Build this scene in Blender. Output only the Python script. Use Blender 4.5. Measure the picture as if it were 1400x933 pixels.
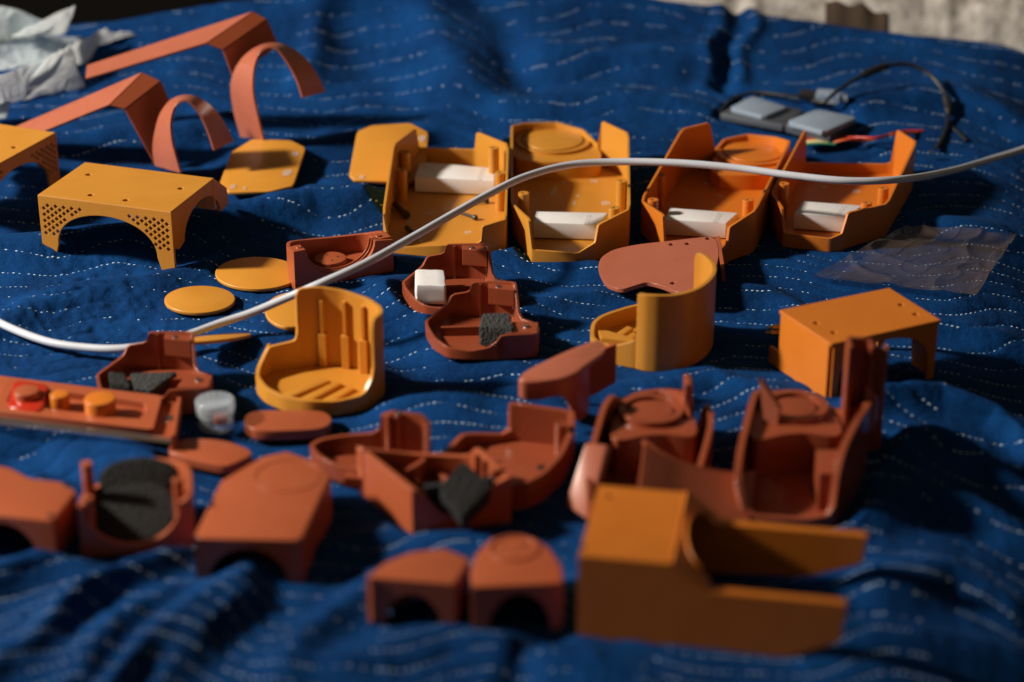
import bpy, bmesh, math, random
import numpy as np
from mathutils import Vector, Matrix, noise

random.seed(7)
rng = np.random.default_rng(7)
for o in list(bpy.data.objects):
    bpy.data.objects.remove(o)
scn = bpy.context.scene
COL = scn.collection
MM = 0.001

# ------------------------------------------------------------------ camera
CAM_H, PITCH, FPX, CX, CY = 684.0, math.radians(25.3), 2917.0, 700.0, 466.5
cam = bpy.data.cameras.new('camera')
cam.sensor_width = 36.0
cam.lens = 75.0
cam.clip_start = 0.05
cam.clip_end = 60
cam.dof.use_dof = True
cam.dof.focus_distance = 1.70
cam.dof.aperture_fstop = 3.0
cam.dof.aperture_blades = 9
camo = bpy.data.objects.new('camera', cam)
COL.objects.link(camo)
camo.location = (0, 0, CAM_H * MM)
camo.rotation_euler = (math.pi / 2 - PITCH, 0, 0)
scn.camera = camo

# ------------------------------------------------------------------ world, lamp, exposure
w = bpy.data.worlds.new('World')
scn.world = w
w.use_nodes = True
bg = w.node_tree.nodes['Background']
bg.inputs[0].default_value = (1.0, 0.80, 0.56, 1)
bg.inputs[1].default_value = 0.07

sl = bpy.data.lights.new('window_light', 'SPOT')
sl.energy = 800
sl.color = (1.0, 0.90, 0.76)
sl.shadow_soft_size = 0.15
sl.spot_size = math.radians(30)
sl.spot_blend = 0.75
so = bpy.data.objects.new('window_light', sl)
COL.objects.link(so)
so.location = (-2.85, 1.36, 1.86)
tgt = Vector((-0.28, 1.60, 0.0))
so.rotation_euler = (tgt - so.location).to_track_quat('-Z', 'Y').to_euler()

# the pale sky in the same window
al = bpy.data.lights.new('window_sky', 'AREA')
al.shape = 'RECTANGLE'
al.size, al.size_y = 1.5, 1.3
al.energy = 15
al.color = (0.80, 0.90, 1.0)
ao = bpy.data.objects.new('window_sky', al)
COL.objects.link(ao)
ao.location = (-2.6, 1.75, 1.05)
ao.rotation_euler = (Vector((-0.1, 1.55, 0.0)) - ao.location).to_track_quat('-Z', 'Y').to_euler()

scn.view_settings.view_transform = 'Standard'
scn.view_settings.look = 'None'
scn.view_settings.exposure = 0.0
scn.view_settings.gamma = 1.0

# ------------------------------------------------------------------ geometry of sight lines (mm)
CAMV = Vector((0, 0, CAM_H))
FWD = Vector((0, math.cos(PITCH), -math.sin(PITCH)))
UPV = Vector((0, math.sin(PITCH), math.cos(PITCH)))


def ray(px, py):
    return FWD + Vector((1, 0, 0)) * ((px - CX) / FPX) + UPV * ((CY - py) / FPX)


def P(px, py, z=0.0):
    d = ray(px, py)
    return CAMV + d * ((z - CAM_H) / d.z)


# ------------------------------------------------------------------ the blanket's surface (mm)
def base_np(x, y):
    t = np.clip(y - 1700, 0, 520)
    z = 0.00038 * t * t
    k = np.clip(x - (0.26 * y - 70), 0, 150)       # slope added so the cloth falls away from the lamp and darkens
    z = z - 0.0025 * k * k - 0.75 * np.clip(x - (0.26 * y + 80), 0, 400)
    return z


RIDGES = []   # (polyline px, half width mm, height mm)


def ridge(pts, wd, ht):
    pl = [P(a, b, 0) for a, b in pts]
    pl2 = []
    for p, (a, b) in zip(pl, pts):
        for _ in range(8):
            zz = float(base_np(np.array(p.x), np.array(p.y)))
            p = P(a, b, zz)
        pl2.append((p.x, p.y))
    RIDGES.append((pl2, wd, ht))


ridge([(-90, 352), (60, 345), (190, 332), (330, 305), (430, 283), (530, 278)], 26, 15)
ridge([(-60, 470), (40, 420), (200, 395), (330, 350), (400, 330)], 24, 7)
ridge([(-60, 210), (100, 205), (230, 190), (300, 180)], 22, 9)
ridge([(320, 222), (420, 215), (480, 195)], 22, 5)
ridge([(520, 470), (600, 500), (700, 520)], 24, -9)
ridge([(530, 400), (560, 430), (640, 452)], 22, 7)
ridge([(560, 560), (660, 540), (760, 545)], 20, 5)
ridge([(690, 352), (760, 360), (830, 372)], 18, 5)
ridge([(700, 430), (760, 412), (810, 405)], 24, 5)
ridge([(-40, 600), (60, 590), (150, 612), (220, 640)], 18, 8)
ridge([(-40, 650), (60, 622), (150, 655)], 14, -5)
# bottom left diagonal folds
ridge([(-30, 935), (90, 842), (190, 782), (262, 748)], 13, 8.1)
ridge([(60, 960), (170, 862), (240, 820)], 13, 6.2)
ridge([(130, 980), (250, 870), (300, 818), (345, 778)], 13, 10.5)
ridge([(200, 980), (270, 900), (330, 830)], 10, 5.6)
ridge([(-40, 800), (50, 770), (110, 765)], 14, 5.0)
ridge([(380, 930), (450, 850), (500, 800)], 16, 5.0)
ridge([(400, 760), (520, 740), (700, 742)], 15, 3.7)
ridge([(480, 905), (600, 870), (700, 885), (800, 905)], 20, 5.0)
ridge([(700, 933), (720, 880), (770, 870)], 10, -5.0)
# right hand bands
ridge([(1180, 562), (1290, 552), (1360, 580), (1420, 640)], 15, 11)
ridge([(1170, 622), (1270, 608), (1350, 640), (1420, 690)], 14, 10)
ridge([(1150, 722), (1250, 690), (1340, 710), (1420, 760)], 18, 12)
ridge([(1200, 800), (1300, 790), (1400, 850)], 20, 10)
ridge([(1150, 880), (1300, 890), (1400, 930)], 20, 9)
ridge([(1290, 450), (1400, 480), (1460, 520)], 20, 9)
ridge([(1260, 300), (1360, 320), (1460, 380)], 24, 8)
ridge([(395, 396), (450, 386), (500, 374), (535, 362)], 13, 6)
ridge([(860, 535), (980, 520), (1040, 540)], 16, 4)
ridge([(980, 400), (1040, 405), (1090, 425)], 18, 6)
# far folds
ridge([(640, 20), (680, 70), (720, 110)], 26, -6)
ridge([(560, 30), (620, 90), (640, 120)], 30, 9)
ridge([(460, 60), (520, 110), (560, 150)], 26, -4)
ridge([(760, 80), (860, 90), (960, 85)], 26, 9)
ridge([(430, -10), (440, 60), (420, 110)], 20, 8)
ridge([(1020, 10), (1005, 60), (985, 120)], 8, -3.5)
ridge([(1000, 10), (985, 60), (960, 120)], 8, 3.5)
ridge([(1040, 10), (1025, 60), (1010, 110)], 9, 3.5)
ridge([(700, 150), (840, 140), (950, 150)], 24, 6)
ridge([(1180, 150), (1300, 130), (1400, 180)], 26, 8)


def seg_dist(x, y, pl):
    best = None
    for (ax, ay), (bx, by) in zip(pl[:-1], pl[1:]):
        dx, dy = bx - ax, by - ay
        L2 = dx * dx + dy * dy
        t = np.clip(((x - ax) * dx + (y - ay) * dy) / L2, 0, 1)
        d = np.hypot(x - ax - t * dx, y - ay - t * dy)
        best = d if best is None else np.minimum(best, d)
    return best


def vnoise(x, y, s, seed):
    """smooth value noise, vectorised"""
    x = x / s + seed * 17.3
    y = y / s + seed * 9.1
    xi = np.floor(x).astype(np.int64)
    yi = np.floor(y).astype(np.int64)
    fx = x - xi
    fy = y - yi
    fx = fx * fx * (3 - 2 * fx)
    fy = fy * fy * (3 - 2 * fy)

    def h(a, b):
        n = (a * 374761393 + b * 668265263 + seed * 974711) & 0x7fffffff
        n = ((n ^ (n >> 13)) * 1274126177) & 0x7fffffff
        n = (n ^ (n >> 16)) & 0xffff
        return n / 32767.5 - 1.0
    return ((h(xi, yi) * (1 - fx) + h(xi + 1, yi) * fx) * (1 - fy) +
            (h(xi, yi + 1) * (1 - fx) + h(xi + 1, yi + 1) * fx) * fy)


def low_np(x, y):
    z = base_np(x, y)
    for pl, wd, ht in RIDGES:
        wob = 1 + 0.25 * vnoise(x, y, 60, 5)
        d = seg_dist(x + 7 * vnoise(x, y, 45, 8), y + 7 * vnoise(x, y, 45, 9), pl) / (wd * wob)
        z = z + 1.45 * ht * np.exp(-d * d * 1.1)
    z = z + 5.0 * vnoise(x, y, 135, 1) + 2.2 * vnoise(x * 0.45 + y * 0.2, y, 52, 2) * np.clip((2000 - y) / 400, .25, 1)
    # gathered folds at the lower left and by the far edge
    amp = np.exp(-(((x + 330) / 190) ** 2 + ((y - 1075) / 90) ** 2))
    u = (x * 0.78 - y * 0.62) + 8 * vnoise(x, y, 50, 4)
    z = z + amp * 3.0 * np.sin(u / 7.5)
    return z


GX = np.arange(-1100, 1101, 4.0)
GY = np.arange(800, 2700, 4.0)
_gx, _gy = np.meshgrid(GX, GY)
LOW = low_np(_gx, _gy)


def zB(x, y):
    i = min(max((x + 1100) / 4.0, 0), len(GX) - 1.001)
    j = min(max((y - 800) / 4.0, 0), len(GY) - 1.001)
    a, b_ = int(i), int(j)
    u, v = i - a, j - b_
    return float((LOW[b_, a] * (1 - u) + LOW[b_, a + 1] * u) * (1 - v) + (LOW[b_ + 1, a] * (1 - u) + LOW[b_ + 1, a + 1] * u) * v)


def S(px, py, lift=0.0, ridges=True):
    z = 0.0
    p = P(px, py, 0)
    for _ in range(14):
        p = P(px, py, z)
        t = zB(p.x, p.y) if ridges else float(base_np(np.array(p.x), np.array(p.y)))
        z = z * 0.4 + (t + lift) * 0.6
    return P(px, py, z)


# ------------------------------------------------------------------ materials
def new_mat(name):
    m = bpy.data.materials.new(name)
    m.use_nodes = True
    nt = m.node_tree
    return m, nt, nt.nodes['Principled BSDF']


def mat_plastic(name, col, rough=0.42, bevel=0.0009, grain=0.10):
    m, nt, b = new_mat(name)
    L = nt.links.new
    tc = nt.nodes.new('ShaderNodeNewGeometry')
    n1 = nt.nodes.new('ShaderNodeTexNoise')
    n1.inputs['Scale'].default_value = 38
    n1.inputs['Detail'].default_value = 5
    L(tc.outputs['Position'], n1.inputs['Vector'])
    mix = nt.nodes.new('ShaderNodeMix')
    mix.data_type = 'RGBA'
    mix.inputs[6].default_value = (col[0] * 0.90, col[1] * 0.86, col[2] * 0.85, 1)
    mix.inputs[7].default_value = (min(col[0] * 1.06, 1), col[1] * 1.10, col[2] * 1.2, 1)
    L(n1.outputs['Fac'], mix.inputs[0])
    oi = nt.nodes.new('ShaderNodeObjectInfo')
    mr = nt.nodes.new('ShaderNodeMapRange')
    mr.inputs[3].default_value = 0.93
    mr.inputs[4].default_value = 1.05
    L(oi.outputs['Random'], mr.inputs[0])
    hsv = nt.nodes.new('ShaderNodeHueSaturation')
    L(mix.outputs[2], hsv.inputs['Color'])
    L(mr.outputs[0], hsv.inputs['Value'])
    L(hsv.outputs[0], b.inputs['Base Color'])
    n2 = nt.nodes.new('ShaderNodeTexNoise')
    n2.inputs['Scale'].default_value = 1500
    n2.inputs['Detail'].default_value = 2
    L(tc.outputs['Position'], n2.inputs['Vector'])
    n3 = nt.nodes.new('ShaderNodeTexNoise')
    n3.inputs['Scale'].default_value = 55
    n3.inputs['Detail'].default_value = 3
    L(tc.outputs['Position'], n3.inputs['Vector'])
    bev = nt.nodes.new('ShaderNodeBevel')
    bev.samples = 4
    bev.inputs['Radius'].default_value = bevel
    bp = nt.nodes.new('ShaderNodeBump')
    bp.inputs['Strength'].default_value = grain
    bp.inputs['Distance'].default_value = 0.0002
    L(n2.outputs['Fac'], bp.inputs['Height'])
    bp0 = nt.nodes.new('ShaderNodeBump')
    bp0.inputs['Strength'].default_value = 0.10
    bp0.inputs['Distance'].default_value = 0.0009
    L(n3.outputs['Fac'], bp0.inputs['Height'])
    L(bev.outputs[0], bp0.inputs['Normal'])
    L(bp0.outputs[0], bp.inputs['Normal'])
    L(bp.outputs[0], b.inputs['Normal'])
    r = nt.nodes.new('ShaderNodeMapRange')
    r.inputs[3].default_value = rough - 0.07
    r.inputs[4].default_value = rough + 0.09
    L(n1.outputs['Fac'], r.inputs[0])
    L(r.outputs[0], b.inputs['Roughness'])
    b.inputs['Specular IOR Level'].default_value = 0.5
    b.inputs['Coat Weight'].default_value = 0.15
    b.inputs['Coat Roughness'].default_value = 0.24
    return m


M = {}
M['orange'] = mat_plastic('orange_plastic', (0.60, 0.255, 0.029))
M['orange_deep_dim'] = mat_plastic('deep_dim_orange_plastic', (0.60, 0.170, 0.015))  # same orange with dim-light reddening painted in; the knobs' own tone too
M['terra'] = mat_plastic('terracotta_plastic', (0.40, 0.094, 0.035), 0.33)
M['terra_shaded'] = mat_plastic('shaded_terracotta_plastic', (0.29, 0.064, 0.026), 0.26)  # same terracotta with shade painted into the colour of the open shells
M['terra_lit'] = mat_plastic('lit_terracotta_plastic', (0.41, 0.120, 0.066), 0.27)  # same terracotta with pale light and sheen painted into the colour
M['white'] = mat_plastic('white_plastic', (0.80, 0.79, 0.77), 0.5)
M['cable'] = mat_plastic('cable_grey', (0.56, 0.59, 0.64), 0.42, 0.0003)
M['grey'] = mat_plastic('grey_plastic', (0.06, 0.07, 0.085), 0.5)
M['pale_grey'] = mat_plastic('pale_grey_plastic', (0.26, 0.33, 0.41), 0.40)
M['black'] = mat_plastic('black_rubber', (0.012, 0.012, 0.012), 0.45, 0.0003)
M['red'] = mat_plastic('red_gloss', (0.50, 0.030, 0.012), 0.15, 0.001, 0.02)
M['wire_orange'] = mat_plastic('orange_wire', (0.62, 0.10, 0.02), 0.4, 0.0002)
M['wire_red'] = mat_plastic('red_wire', (0.55, 0.03, 0.02), 0.4, 0.0002)
M['wire_yellow'] = mat_plastic('yellow_wire', (0.75, 0.5, 0.06), 0.4, 0.0002)
M['wire_green'] = mat_plastic('green_wire', (0.05, 0.35, 0.2), 0.4, 0.0002)

m, nt, b = new_mat('brass')
b.inputs['Base Color'].default_value = (0.75, 0.5, 0.16, 1)
b.inputs['Metallic'].default_value = 1
b.inputs['Roughness'].default_value = 0.3
M['brass'] = m
m, nt, b = new_mat('steel')
b.inputs['Base Color'].default_value = (0.6, 0.6, 0.6, 1)
b.inputs['Metallic'].default_value = 1
b.inputs['Roughness'].default_value = 0.25
M['steel'] = m


def mat_foam(name, col):
    m, nt, b = new_mat(name)
    L = nt.links.new
    g = nt.nodes.new('ShaderNodeNewGeometry')
    v = nt.nodes.new('ShaderNodeTexVoronoi')
    v.inputs['Scale'].default_value = 520
    L(g.outputs['Position'], v.inputs['Vector'])
    n = nt.nodes.new('ShaderNodeTexNoise')
    n.inputs['Scale'].default_value = 500
    n.inputs['Detail'].default_value = 6
    L(g.outputs['Position'], n.inputs['Vector'])
    cr = nt.nodes.new('ShaderNodeMix')
    cr.data_type = 'RGBA'
    cr.inputs[6].default_value = (col[0] * .45, col[1] * .45, col[2] * .45, 1)
    cr.inputs[7].default_value = (col[0] * 1.6, col[1] * 1.6, col[2] * 1.6, 1)
    L(n.outputs['Fac'], cr.inputs[0])
    L(cr.outputs[2], b.inputs['Base Color'])
    bp = nt.nodes.new('ShaderNodeBump')
    bp.inputs['Strength'].default_value = 0.9
    bp.inputs['Distance'].default_value = 0.0022
    L(v.outputs['Distance'], bp.inputs['Height'])
    L(bp.outputs[0], b.inputs['Normal'])
    b.inputs['Roughness'].default_value = 0.95
    return m


M['foam'] = mat_foam('black_foam', (0.012, 0.0125, 0.013))
M['foam_grey'] = mat_foam('grey_foam', (0.038, 0.040, 0.042))


def mat_clear(name, col=(1, 1, 1), rough=0.08, alpha=0.35, bumps=60.0, bs=0.5):
    """thin clear plastic: glossy coat over partial see-through"""
    m, nt, b = new_mat(name)
    L = nt.links.new
    g = nt.nodes.new('ShaderNodeNewGeometry')
    n = nt.nodes.new('ShaderNodeTexNoise')
    n.inputs['Scale'].default_value = bumps
    n.inputs['Detail'].default_value = 4
    n.inputs['Distortion'].default_value = 0.6
    L(g.outputs['Position'], n.inputs['Vector'])
    bp = nt.nodes.new('ShaderNodeBump')
    bp.inputs['Strength'].default_value = bs
    bp.inputs['Distance'].default_value = 0.003
    L(n.outputs['Fac'], bp.inputs['Height'])
    L(bp.outputs[0], b.inputs['Normal'])
    b.inputs['Base Color'].default_value = (*col, 1)
    b.inputs['Roughness'].default_value = rough
    b.inputs['Alpha'].default_value = alpha
    b.inputs['Specular IOR Level'].default_value = 1.0
    b.inputs['Coat Weight'].default_value = 0.5
    return m


M['film'] = mat_clear('clear_film', (0.15, 0.11, 0.09), 0.12, 0.36, 16, 0.35)
M['tape'] = mat_clear('clear_tape', (0.75, 0.72, 0.7), 0.18, 0.25, 200, 0.5)
M['jar'] = mat_clear('clear_jar', (0.80, 0.90, 0.98), 0.07, 0.10, 100, 0.15)
M['lid'] = mat_clear('milky_lid', (0.75, 0.86, 0.98), 0.12, 0.28, 100, 0.1)
M['smear'] = mat_clear('dried_glue', (0.95, 0.85, 0.75), 0.2, 0.28, 400, 0.5)

# plastic bag
m, nt, b = new_mat('bag_plastic')
b.inputs['Base Color'].default_value = (0.70, 0.82, 0.88, 1)
b.inputs['Roughness'].default_value = 0.30
b.inputs['Alpha'].default_value = 0.86
b.inputs['Subsurface Weight'].default_value = 0.5
b.inputs['Subsurface Radius'].default_value = (0.02, 0.02, 0.02)
b.inputs['Subsurface Scale'].default_value = 1.0
g = nt.nodes.new('ShaderNodeNewGeometry')
n = nt.nodes.new('ShaderNodeTexNoise')
n.inputs['Scale'].default_value = 60
n.inputs['Detail'].default_value = 9
n.inputs['Distortion'].default_value = 1.2
nt.links.new(g.outputs['Position'], n.inputs['Vector'])
bp = nt.nodes.new('ShaderNodeBump')
bp.inputs['Strength'].default_value = 0.8
bp.inputs['Distance'].default_value = 0.005
nt.links.new(n.outputs['Fac'], bp.inputs['Height'])
nt.links.new(bp.outputs[0], b.inputs['Normal'])
M['bag'] = m

# blanket cloth
m, nt, b = new_mat('blue_cloth')
L = nt.links.new
g = nt.nodes.new('ShaderNodeNewGeometry')


def nz(scale, detail=4, rough=0.6):
    n = nt.nodes.new('ShaderNodeTexNoise')
    n.inputs['Scale'].default_value = scale
    n.inputs['Detail'].default_value = detail
    n.inputs['Roughness'].default_value = rough
    L(g.outputs['Position'], n.inputs['Vector'])
    return n


a = nz(14, 5)
c = nz(420, 3, 0.7)
d = nz(85, 6, 0.65)
r1 = nt.nodes.new('ShaderNodeValToRGB')
r1.color_ramp.elements[0].position = 0.34
r1.color_ramp.elements[0].color = (0.0010, 0.020, 0.086, 1)
r1.color_ramp.elements[1].position = 0.66
r1.color_ramp.elements[1].color = (0.0024, 0.043, 0.168, 1)
L(a.outputs['Fac'], r1.inputs[0])
r2 = nt.nodes.new('ShaderNodeValToRGB')
r2.color_ramp.elements[0].position = 0.50
r2.color_ramp.elements[0].color = (0, 0, 0, 1)
r2.color_ramp.elements[1].position = 0.78
r2.color_ramp.elements[1].color = (1, 1, 1, 1)
L(c.outputs['Fac'], r2.inputs[0])
mu = nt.nodes.new('ShaderNodeMath')
mu.operation = 'MULTIPLY'
mu.inputs[1].default_value = 0.38
L(r2.outputs[0], mu.inputs[0])
mx = nt.nodes.new('ShaderNodeMix')
mx.data_type = 'RGBA'
L(mu.outputs[0], mx.inputs[0])
L(r1.outputs[0], mx.inputs[6])
mx.inputs[7].default_value = (0.014, 0.095, 0.30, 1)
L(mx.outputs[2], b.inputs['Base Color'])
b.inputs['Roughness'].default_value = 0.85
b.inputs['Specular IOR Level'].default_value = 0.06
b.inputs['Sheen Weight'].default_value = 0.02
b.inputs['Sheen Tint'].default_value = (0.3, 0.5, 1, 1)
b1 = nt.nodes.new('ShaderNodeBump')
b1.inputs['Strength'].default_value = 0.55
b1.inputs['Distance'].default_value = 0.0035
L(d.outputs['Fac'], b1.inputs['Height'])
b2 = nt.nodes.new('ShaderNodeBump')
b2.inputs['Strength'].default_value = 0.5
b2.inputs['Distance'].default_value = 0.0006
L(c.outputs['Fac'], b2.inputs['Height'])
L(b1.outputs[0], b2.inputs['Normal'])
L(b2.outputs[0], b.inputs['Normal'])
M['cloth'] = m

m, nt, b = new_mat('stitch_thread')
b.inputs['Base Color'].default_value = (0.54, 0.72, 0.90, 1)
b.inputs['Roughness'].default_value = 0.7
M['thread'] = m

m, nt, b = new_mat('fleece')
L = nt.links.new
g = nt.nodes.new('ShaderNodeNewGeometry')
n = nt.nodes.new('ShaderNodeTexNoise')
n.inputs['Scale'].default_value = 45
n.inputs['Detail'].default_value = 8
L(g.outputs['Position'], n.inputs['Vector'])
r1 = nt.nodes.new('ShaderNodeValToRGB')
r1.color_ramp.elements[0].position = 0.3
r1.color_ramp.elements[0].color = (0.30, 0.27, 0.24, 1)
r1.color_ramp.elements[1].position = 0.65
r1.color_ramp.elements[1].color = (0.62, 0.58, 0.54, 1)
L(n.outputs['Fac'], r1.inputs[0])
L(r1.outputs[0], b.inputs['Base Color'])
bp = nt.nodes.new('ShaderNodeBump')
bp.inputs['Strength'].default_value = 1
bp.inputs['Distance'].default_value = 0.004
L(n.outputs['Fac'], bp.inputs['Height'])
L(bp.outputs[0], b.inputs['Normal'])
b.inputs['Roughness'].default_value = 1
M['fleece'] = m
m, nt, b = new_mat('brown_throw')
b.inputs['Base Color'].default_value = (0.06, 0.036, 0.022, 1)
b.inputs['Roughness'].default_value = 0.9
M['brown'] = m
m, nt, b = new_mat('dark_floor')
b.inputs['Base Color'].default_value = (0.012, 0.009, 0.008, 1)
b.inputs['Roughness'].default_value = 0.8
M['dark'] = m


# ------------------------------------------------------------------ frames and mesh helpers
class Fr:
    """a frame standing at o (mm) with axes M3 (columns)"""

    def __init__(s, o, yaw=0.0, tx=0.0, ty=0.0):
        s.o = Vector(o)
        s.M = (Matrix.Rotation(yaw, 3, 'Z') @ Matrix.Rotation(tx, 3, 'X') @ Matrix.Rotation(ty, 3, 'Y'))

    def q(s, px, py, h=0.0):
        d = ray(px, py)
        n = s.M.col[2]
        o = s.o + n * h
        t = (o - CAMV).dot(n) / d.dot(n)
        p = CAMV + d * t - s.o
        l = s.M.transposed() @ p
        return (l.x, l.y)

    def h(s, px, pyb, pyt, h0=0.0):
        x, y = s.q(px, pyb, h0)
        p = s.o + s.M @ Vector((x, y, h0)) - CAMV
        n = s.M.col[2]
        k = (CY - pyt) / FPX
        u0, w0, uz, wz = UPV.dot(p), FWD.dot(p), UPV.dot(n), FWD.dot(n)
        return h0 + (k * w0 - u0) / (uz - k * wz)

    def mat(s):
        m4 = s.M.to_4x4()
        m4.translation = s.o * MM
        return m4


def fr2(p0, p1, lift=0.0, ridges=False, tx=0.0, z=None):
    """origin under image point p0, x axis towards p1"""
    a = S(*p0, lift, ridges) if z is None else P(*p0, z)
    bb = P(p1[0], p1[1], a.z)
    return Fr(a, math.atan2(bb.y - a.y, bb.x - a.x), tx)


def fr1(p, yaw=0.0, lift=0.0, ridges=False, tx=0.0, ty=0.0):
    return Fr(S(*p, lift, ridges), yaw, tx, ty)


def chaikin(pts, n=1, r=0.25, closed=True):
    pts = [list(p) for p in pts]
    for _ in range(n):
        out = []
        N = len(pts)
        rngN = range(N) if closed else range(N - 1)
        if not closed:
            out.append(pts[0])
        for i in rngN:
            a, b_ = pts[i], pts[(i + 1) % N]
            out.append([u * (1 - r) + v * r for u, v in zip(a, b_)])
            out.append([u * r + v * (1 - r) for u, v in zip(a, b_)])
        if not closed:
            out.append(pts[-1])
        pts = out
    return pts


def area(p):
    return 0.5 * sum(p[i][0] * p[(i + 1) % len(p)][1] - p[(i + 1) % len(p)][0] * p[i][1] for i in range(len(p)))


def offset(pts, t, closed=True):
    N = len(pts)
    sgn = 1.0
    if closed and area(pts) < 0:
        sgn = -1.0
    out = []
    for i in range(N):
        a = Vector(pts[i - 1][:2]) if (closed or i > 0) else None
        c_ = Vector(pts[(i + 1) % N][:2]) if (closed or i < N - 1) else None
        b_ = Vector(pts[i][:2])
        ns = []
        for u, v in ((a, b_), (b_, c_)):
            if u is None or v is None:
                continue
            dd = v - u
            if dd.length > 1e-6:
                dd.normalize()
                ns.append(Vector((-dd.y, dd.x)) * sgn)
        if not ns:
            ns = [Vector((0, 1))]
        nn = sum(ns, Vector((0, 0)))
        if nn.length < 1e-6:
            nn = ns[0]
        nn.normalize()
        k = t / max(0.55, nn.dot(ns[0]))
        q_ = b_ + nn * k
        out.append((q_.x, q_.y))
    return out


def bm_wall(path, t=2.4, closed=True):
    """path of (x, y, zbottom, ztop); thickness t to the inside"""
    # drop coincident
    bm = bmesh.new()
    inn = offset(path, t, closed)
    V = []
    for (x, y, zb, zt), (ix, iy) in zip(path, inn):
        V.append([bm.verts.new((x, y, zb)), bm.verts.new((x, y, zt)),
                  bm.verts.new((ix, iy, zt)), bm.verts.new((ix, iy, zb))])
    N = len(path)
    for i in range(N if closed else N - 1):
        A, B = V[i], V[(i + 1) % N]
        for k in range(4):
            l = (k + 1) % 4
            try:
                bm.faces.new((A[k], A[l], B[l], B[k]))
            except ValueError:
                pass
    if not closed:
        bm.faces.new(V[0])
        bm.faces.new(V[-1][::-1])
    bmesh.ops.recalc_face_normals(bm, faces=bm.faces)
    return bm


def bm_prism(poly, z0, z1, scale_top=1.0):
    bm = bmesh.new()
    n = len(poly)
    cx = sum(p[0] for p in poly) / n
    cy = sum(p[1] for p in poly) / n
    lo = [bm.verts.new((p[0], p[1], z0)) for p in poly]
    hi = [bm.verts.new((cx + (p[0] - cx) * scale_top, cy + (p[1] - cy) * scale_top, z1)) for p in poly]
    bm.faces.new(lo[::-1])
    bm.faces.new(hi)
    for i in range(n):
        j = (i + 1) % n
        bm.faces.new((lo[i], lo[j], hi[j], hi[i]))
    bmesh.ops.recalc_face_normals(bm, faces=bm.faces)
    return bm


def bm_dome(poly, z0, z1, edge=1.5, steps=4):
    """prism with its upper and lower rims rounded by offset rings"""
    bm = bmesh.new()
    rings = []
    zs = []
    h = z1 - z0
    e = min(edge, h / 2 - 0.05)
    for k in range(steps + 1):
        a = math.pi / 2 * k / steps
        zs.append((z0 + e * (1 - math.sin(a)), e * (1 - math.cos(a))))
    seq = zs[::-1] + [(z1 - (zz - z0), oo) for zz, oo in zs]
    seq = [(z, o_) for z, o_ in seq]
    seq = sorted(set((round(z, 4), round(o_, 4)) for z, o_ in seq))
    for z, o_ in seq:
        off = offset(poly, max(o_, 0.001))
        rings.append([bm.verts.new((p[0], p[1], z)) for p in off])
    for a, b_ in zip(rings[:-1], rings[1:]):
        for i in range(len(poly)):
            j = (i + 1) % len(poly)
            bm.faces.new((a[i], a[j], b_[j], b_[i]))
    bm.faces.new(rings[0][::-1])
    bm.faces.new(rings[-1])
    bmesh.ops.recalc_face_normals(bm, faces=bm.faces)
    return bm


def bm_box(x0, y0, z0, x1, y1, z1):
    return bm_prism([(x0, y0), (x1, y0), (x1, y1), (x0, y1)], z0, z1)


def circ(cx, cy, rx, ry=None, n=40, a0=0.0, a1=2 * math.pi, end=False):
    ry = rx if ry is None else ry
    m_ = n + 1 if end else n
    return [(cx + rx * math.cos(a0 + (a1 - a0) * i / n), cy + ry * math.sin(a0 + (a1 - a0) * i / n)) for i in range(m_)]


def bm_ring(cx, cy, r0, r1, z0, z1, n=40):
    return bm_wall([(x, y, z0, z1) for x, y in circ(cx, cy, r1, n=n)], r1 - r0)


def bm_post(cx, cy, r, z0, z1, hole=0.0, n=24):
    if hole <= 0:
        return bm_prism(circ(cx, cy, r, n=n), z0, z1)
    a = bm_wall([(x, y, z1 - 6, z1) for x, y in circ(cx, cy, r, n=n)], r - hole)
    b_ = bm_prism(circ(cx, cy, r, n=n), z0, z1 - 5.9)
    return join([a, b_])


def bm_plate(outer, holes, th):
    """flat plate in local XY with through holes, z from 0 to th"""
    cu = bpy.data.curves.new('tmp', 'CURVE')
    cu.dimensions = '2D'
    cu.fill_mode = 'BOTH'
    cu.extrude = th / 2
    for pl in [outer] + list(holes):
        sp = cu.splines.new('POLY')
        sp.points.add(len(pl) - 1)
        for i, p in enumerate(pl):
            sp.points[i].co = (p[0], p[1], 0, 1)
        sp.use_cyclic_u = True
    ob = bpy.data.objects.new('tmp', cu)
    me = bpy.data.meshes.new_from_object(ob)
    bm = bmesh.new()
    bm.from_mesh(me)
    bmesh.ops.remove_doubles(bm, verts=bm.verts, dist=0.001)
    bmesh.ops.translate(bm, verts=bm.verts, vec=(0, 0, th / 2))
    bmesh.ops.recalc_face_normals(bm, faces=bm.faces)
    bpy.data.objects.remove(ob)
    bpy.data.curves.remove(cu)
    bpy.data.meshes.remove(me)
    return bm


def move(bm, mat):
    bmesh.ops.transform(bm, matrix=mat, verts=bm.verts)
    return bm


def upright(bm, x0, y0, x1, y1, z=0):
    """stand an XY plate up: its x along (x0,y0)->(x1,y1), its y up, thickness to the right of travel reversed"""
    d_ = Vector((x1 - x0, y1 - y0, 0)).normalized()
    up = Vector((0, 0, 1))
    n_ = d_.cross(up)
    m4 = Matrix(((d_.x, up.x, n_.x, x0), (d_.y, up.y, n_.y, y0), (d_.z, up.z, n_.z, z), (0, 0, 0, 1)))
    return move(bm, m4)


def join(bms):
    out = bmesh.new()
    for b_ in bms:
        me = bpy.data.meshes.new('tmp')
        b_.to_mesh(me)
        out.from_mesh(me)
        b_.free()
        bpy.data.meshes.remove(me)
    return out


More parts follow.
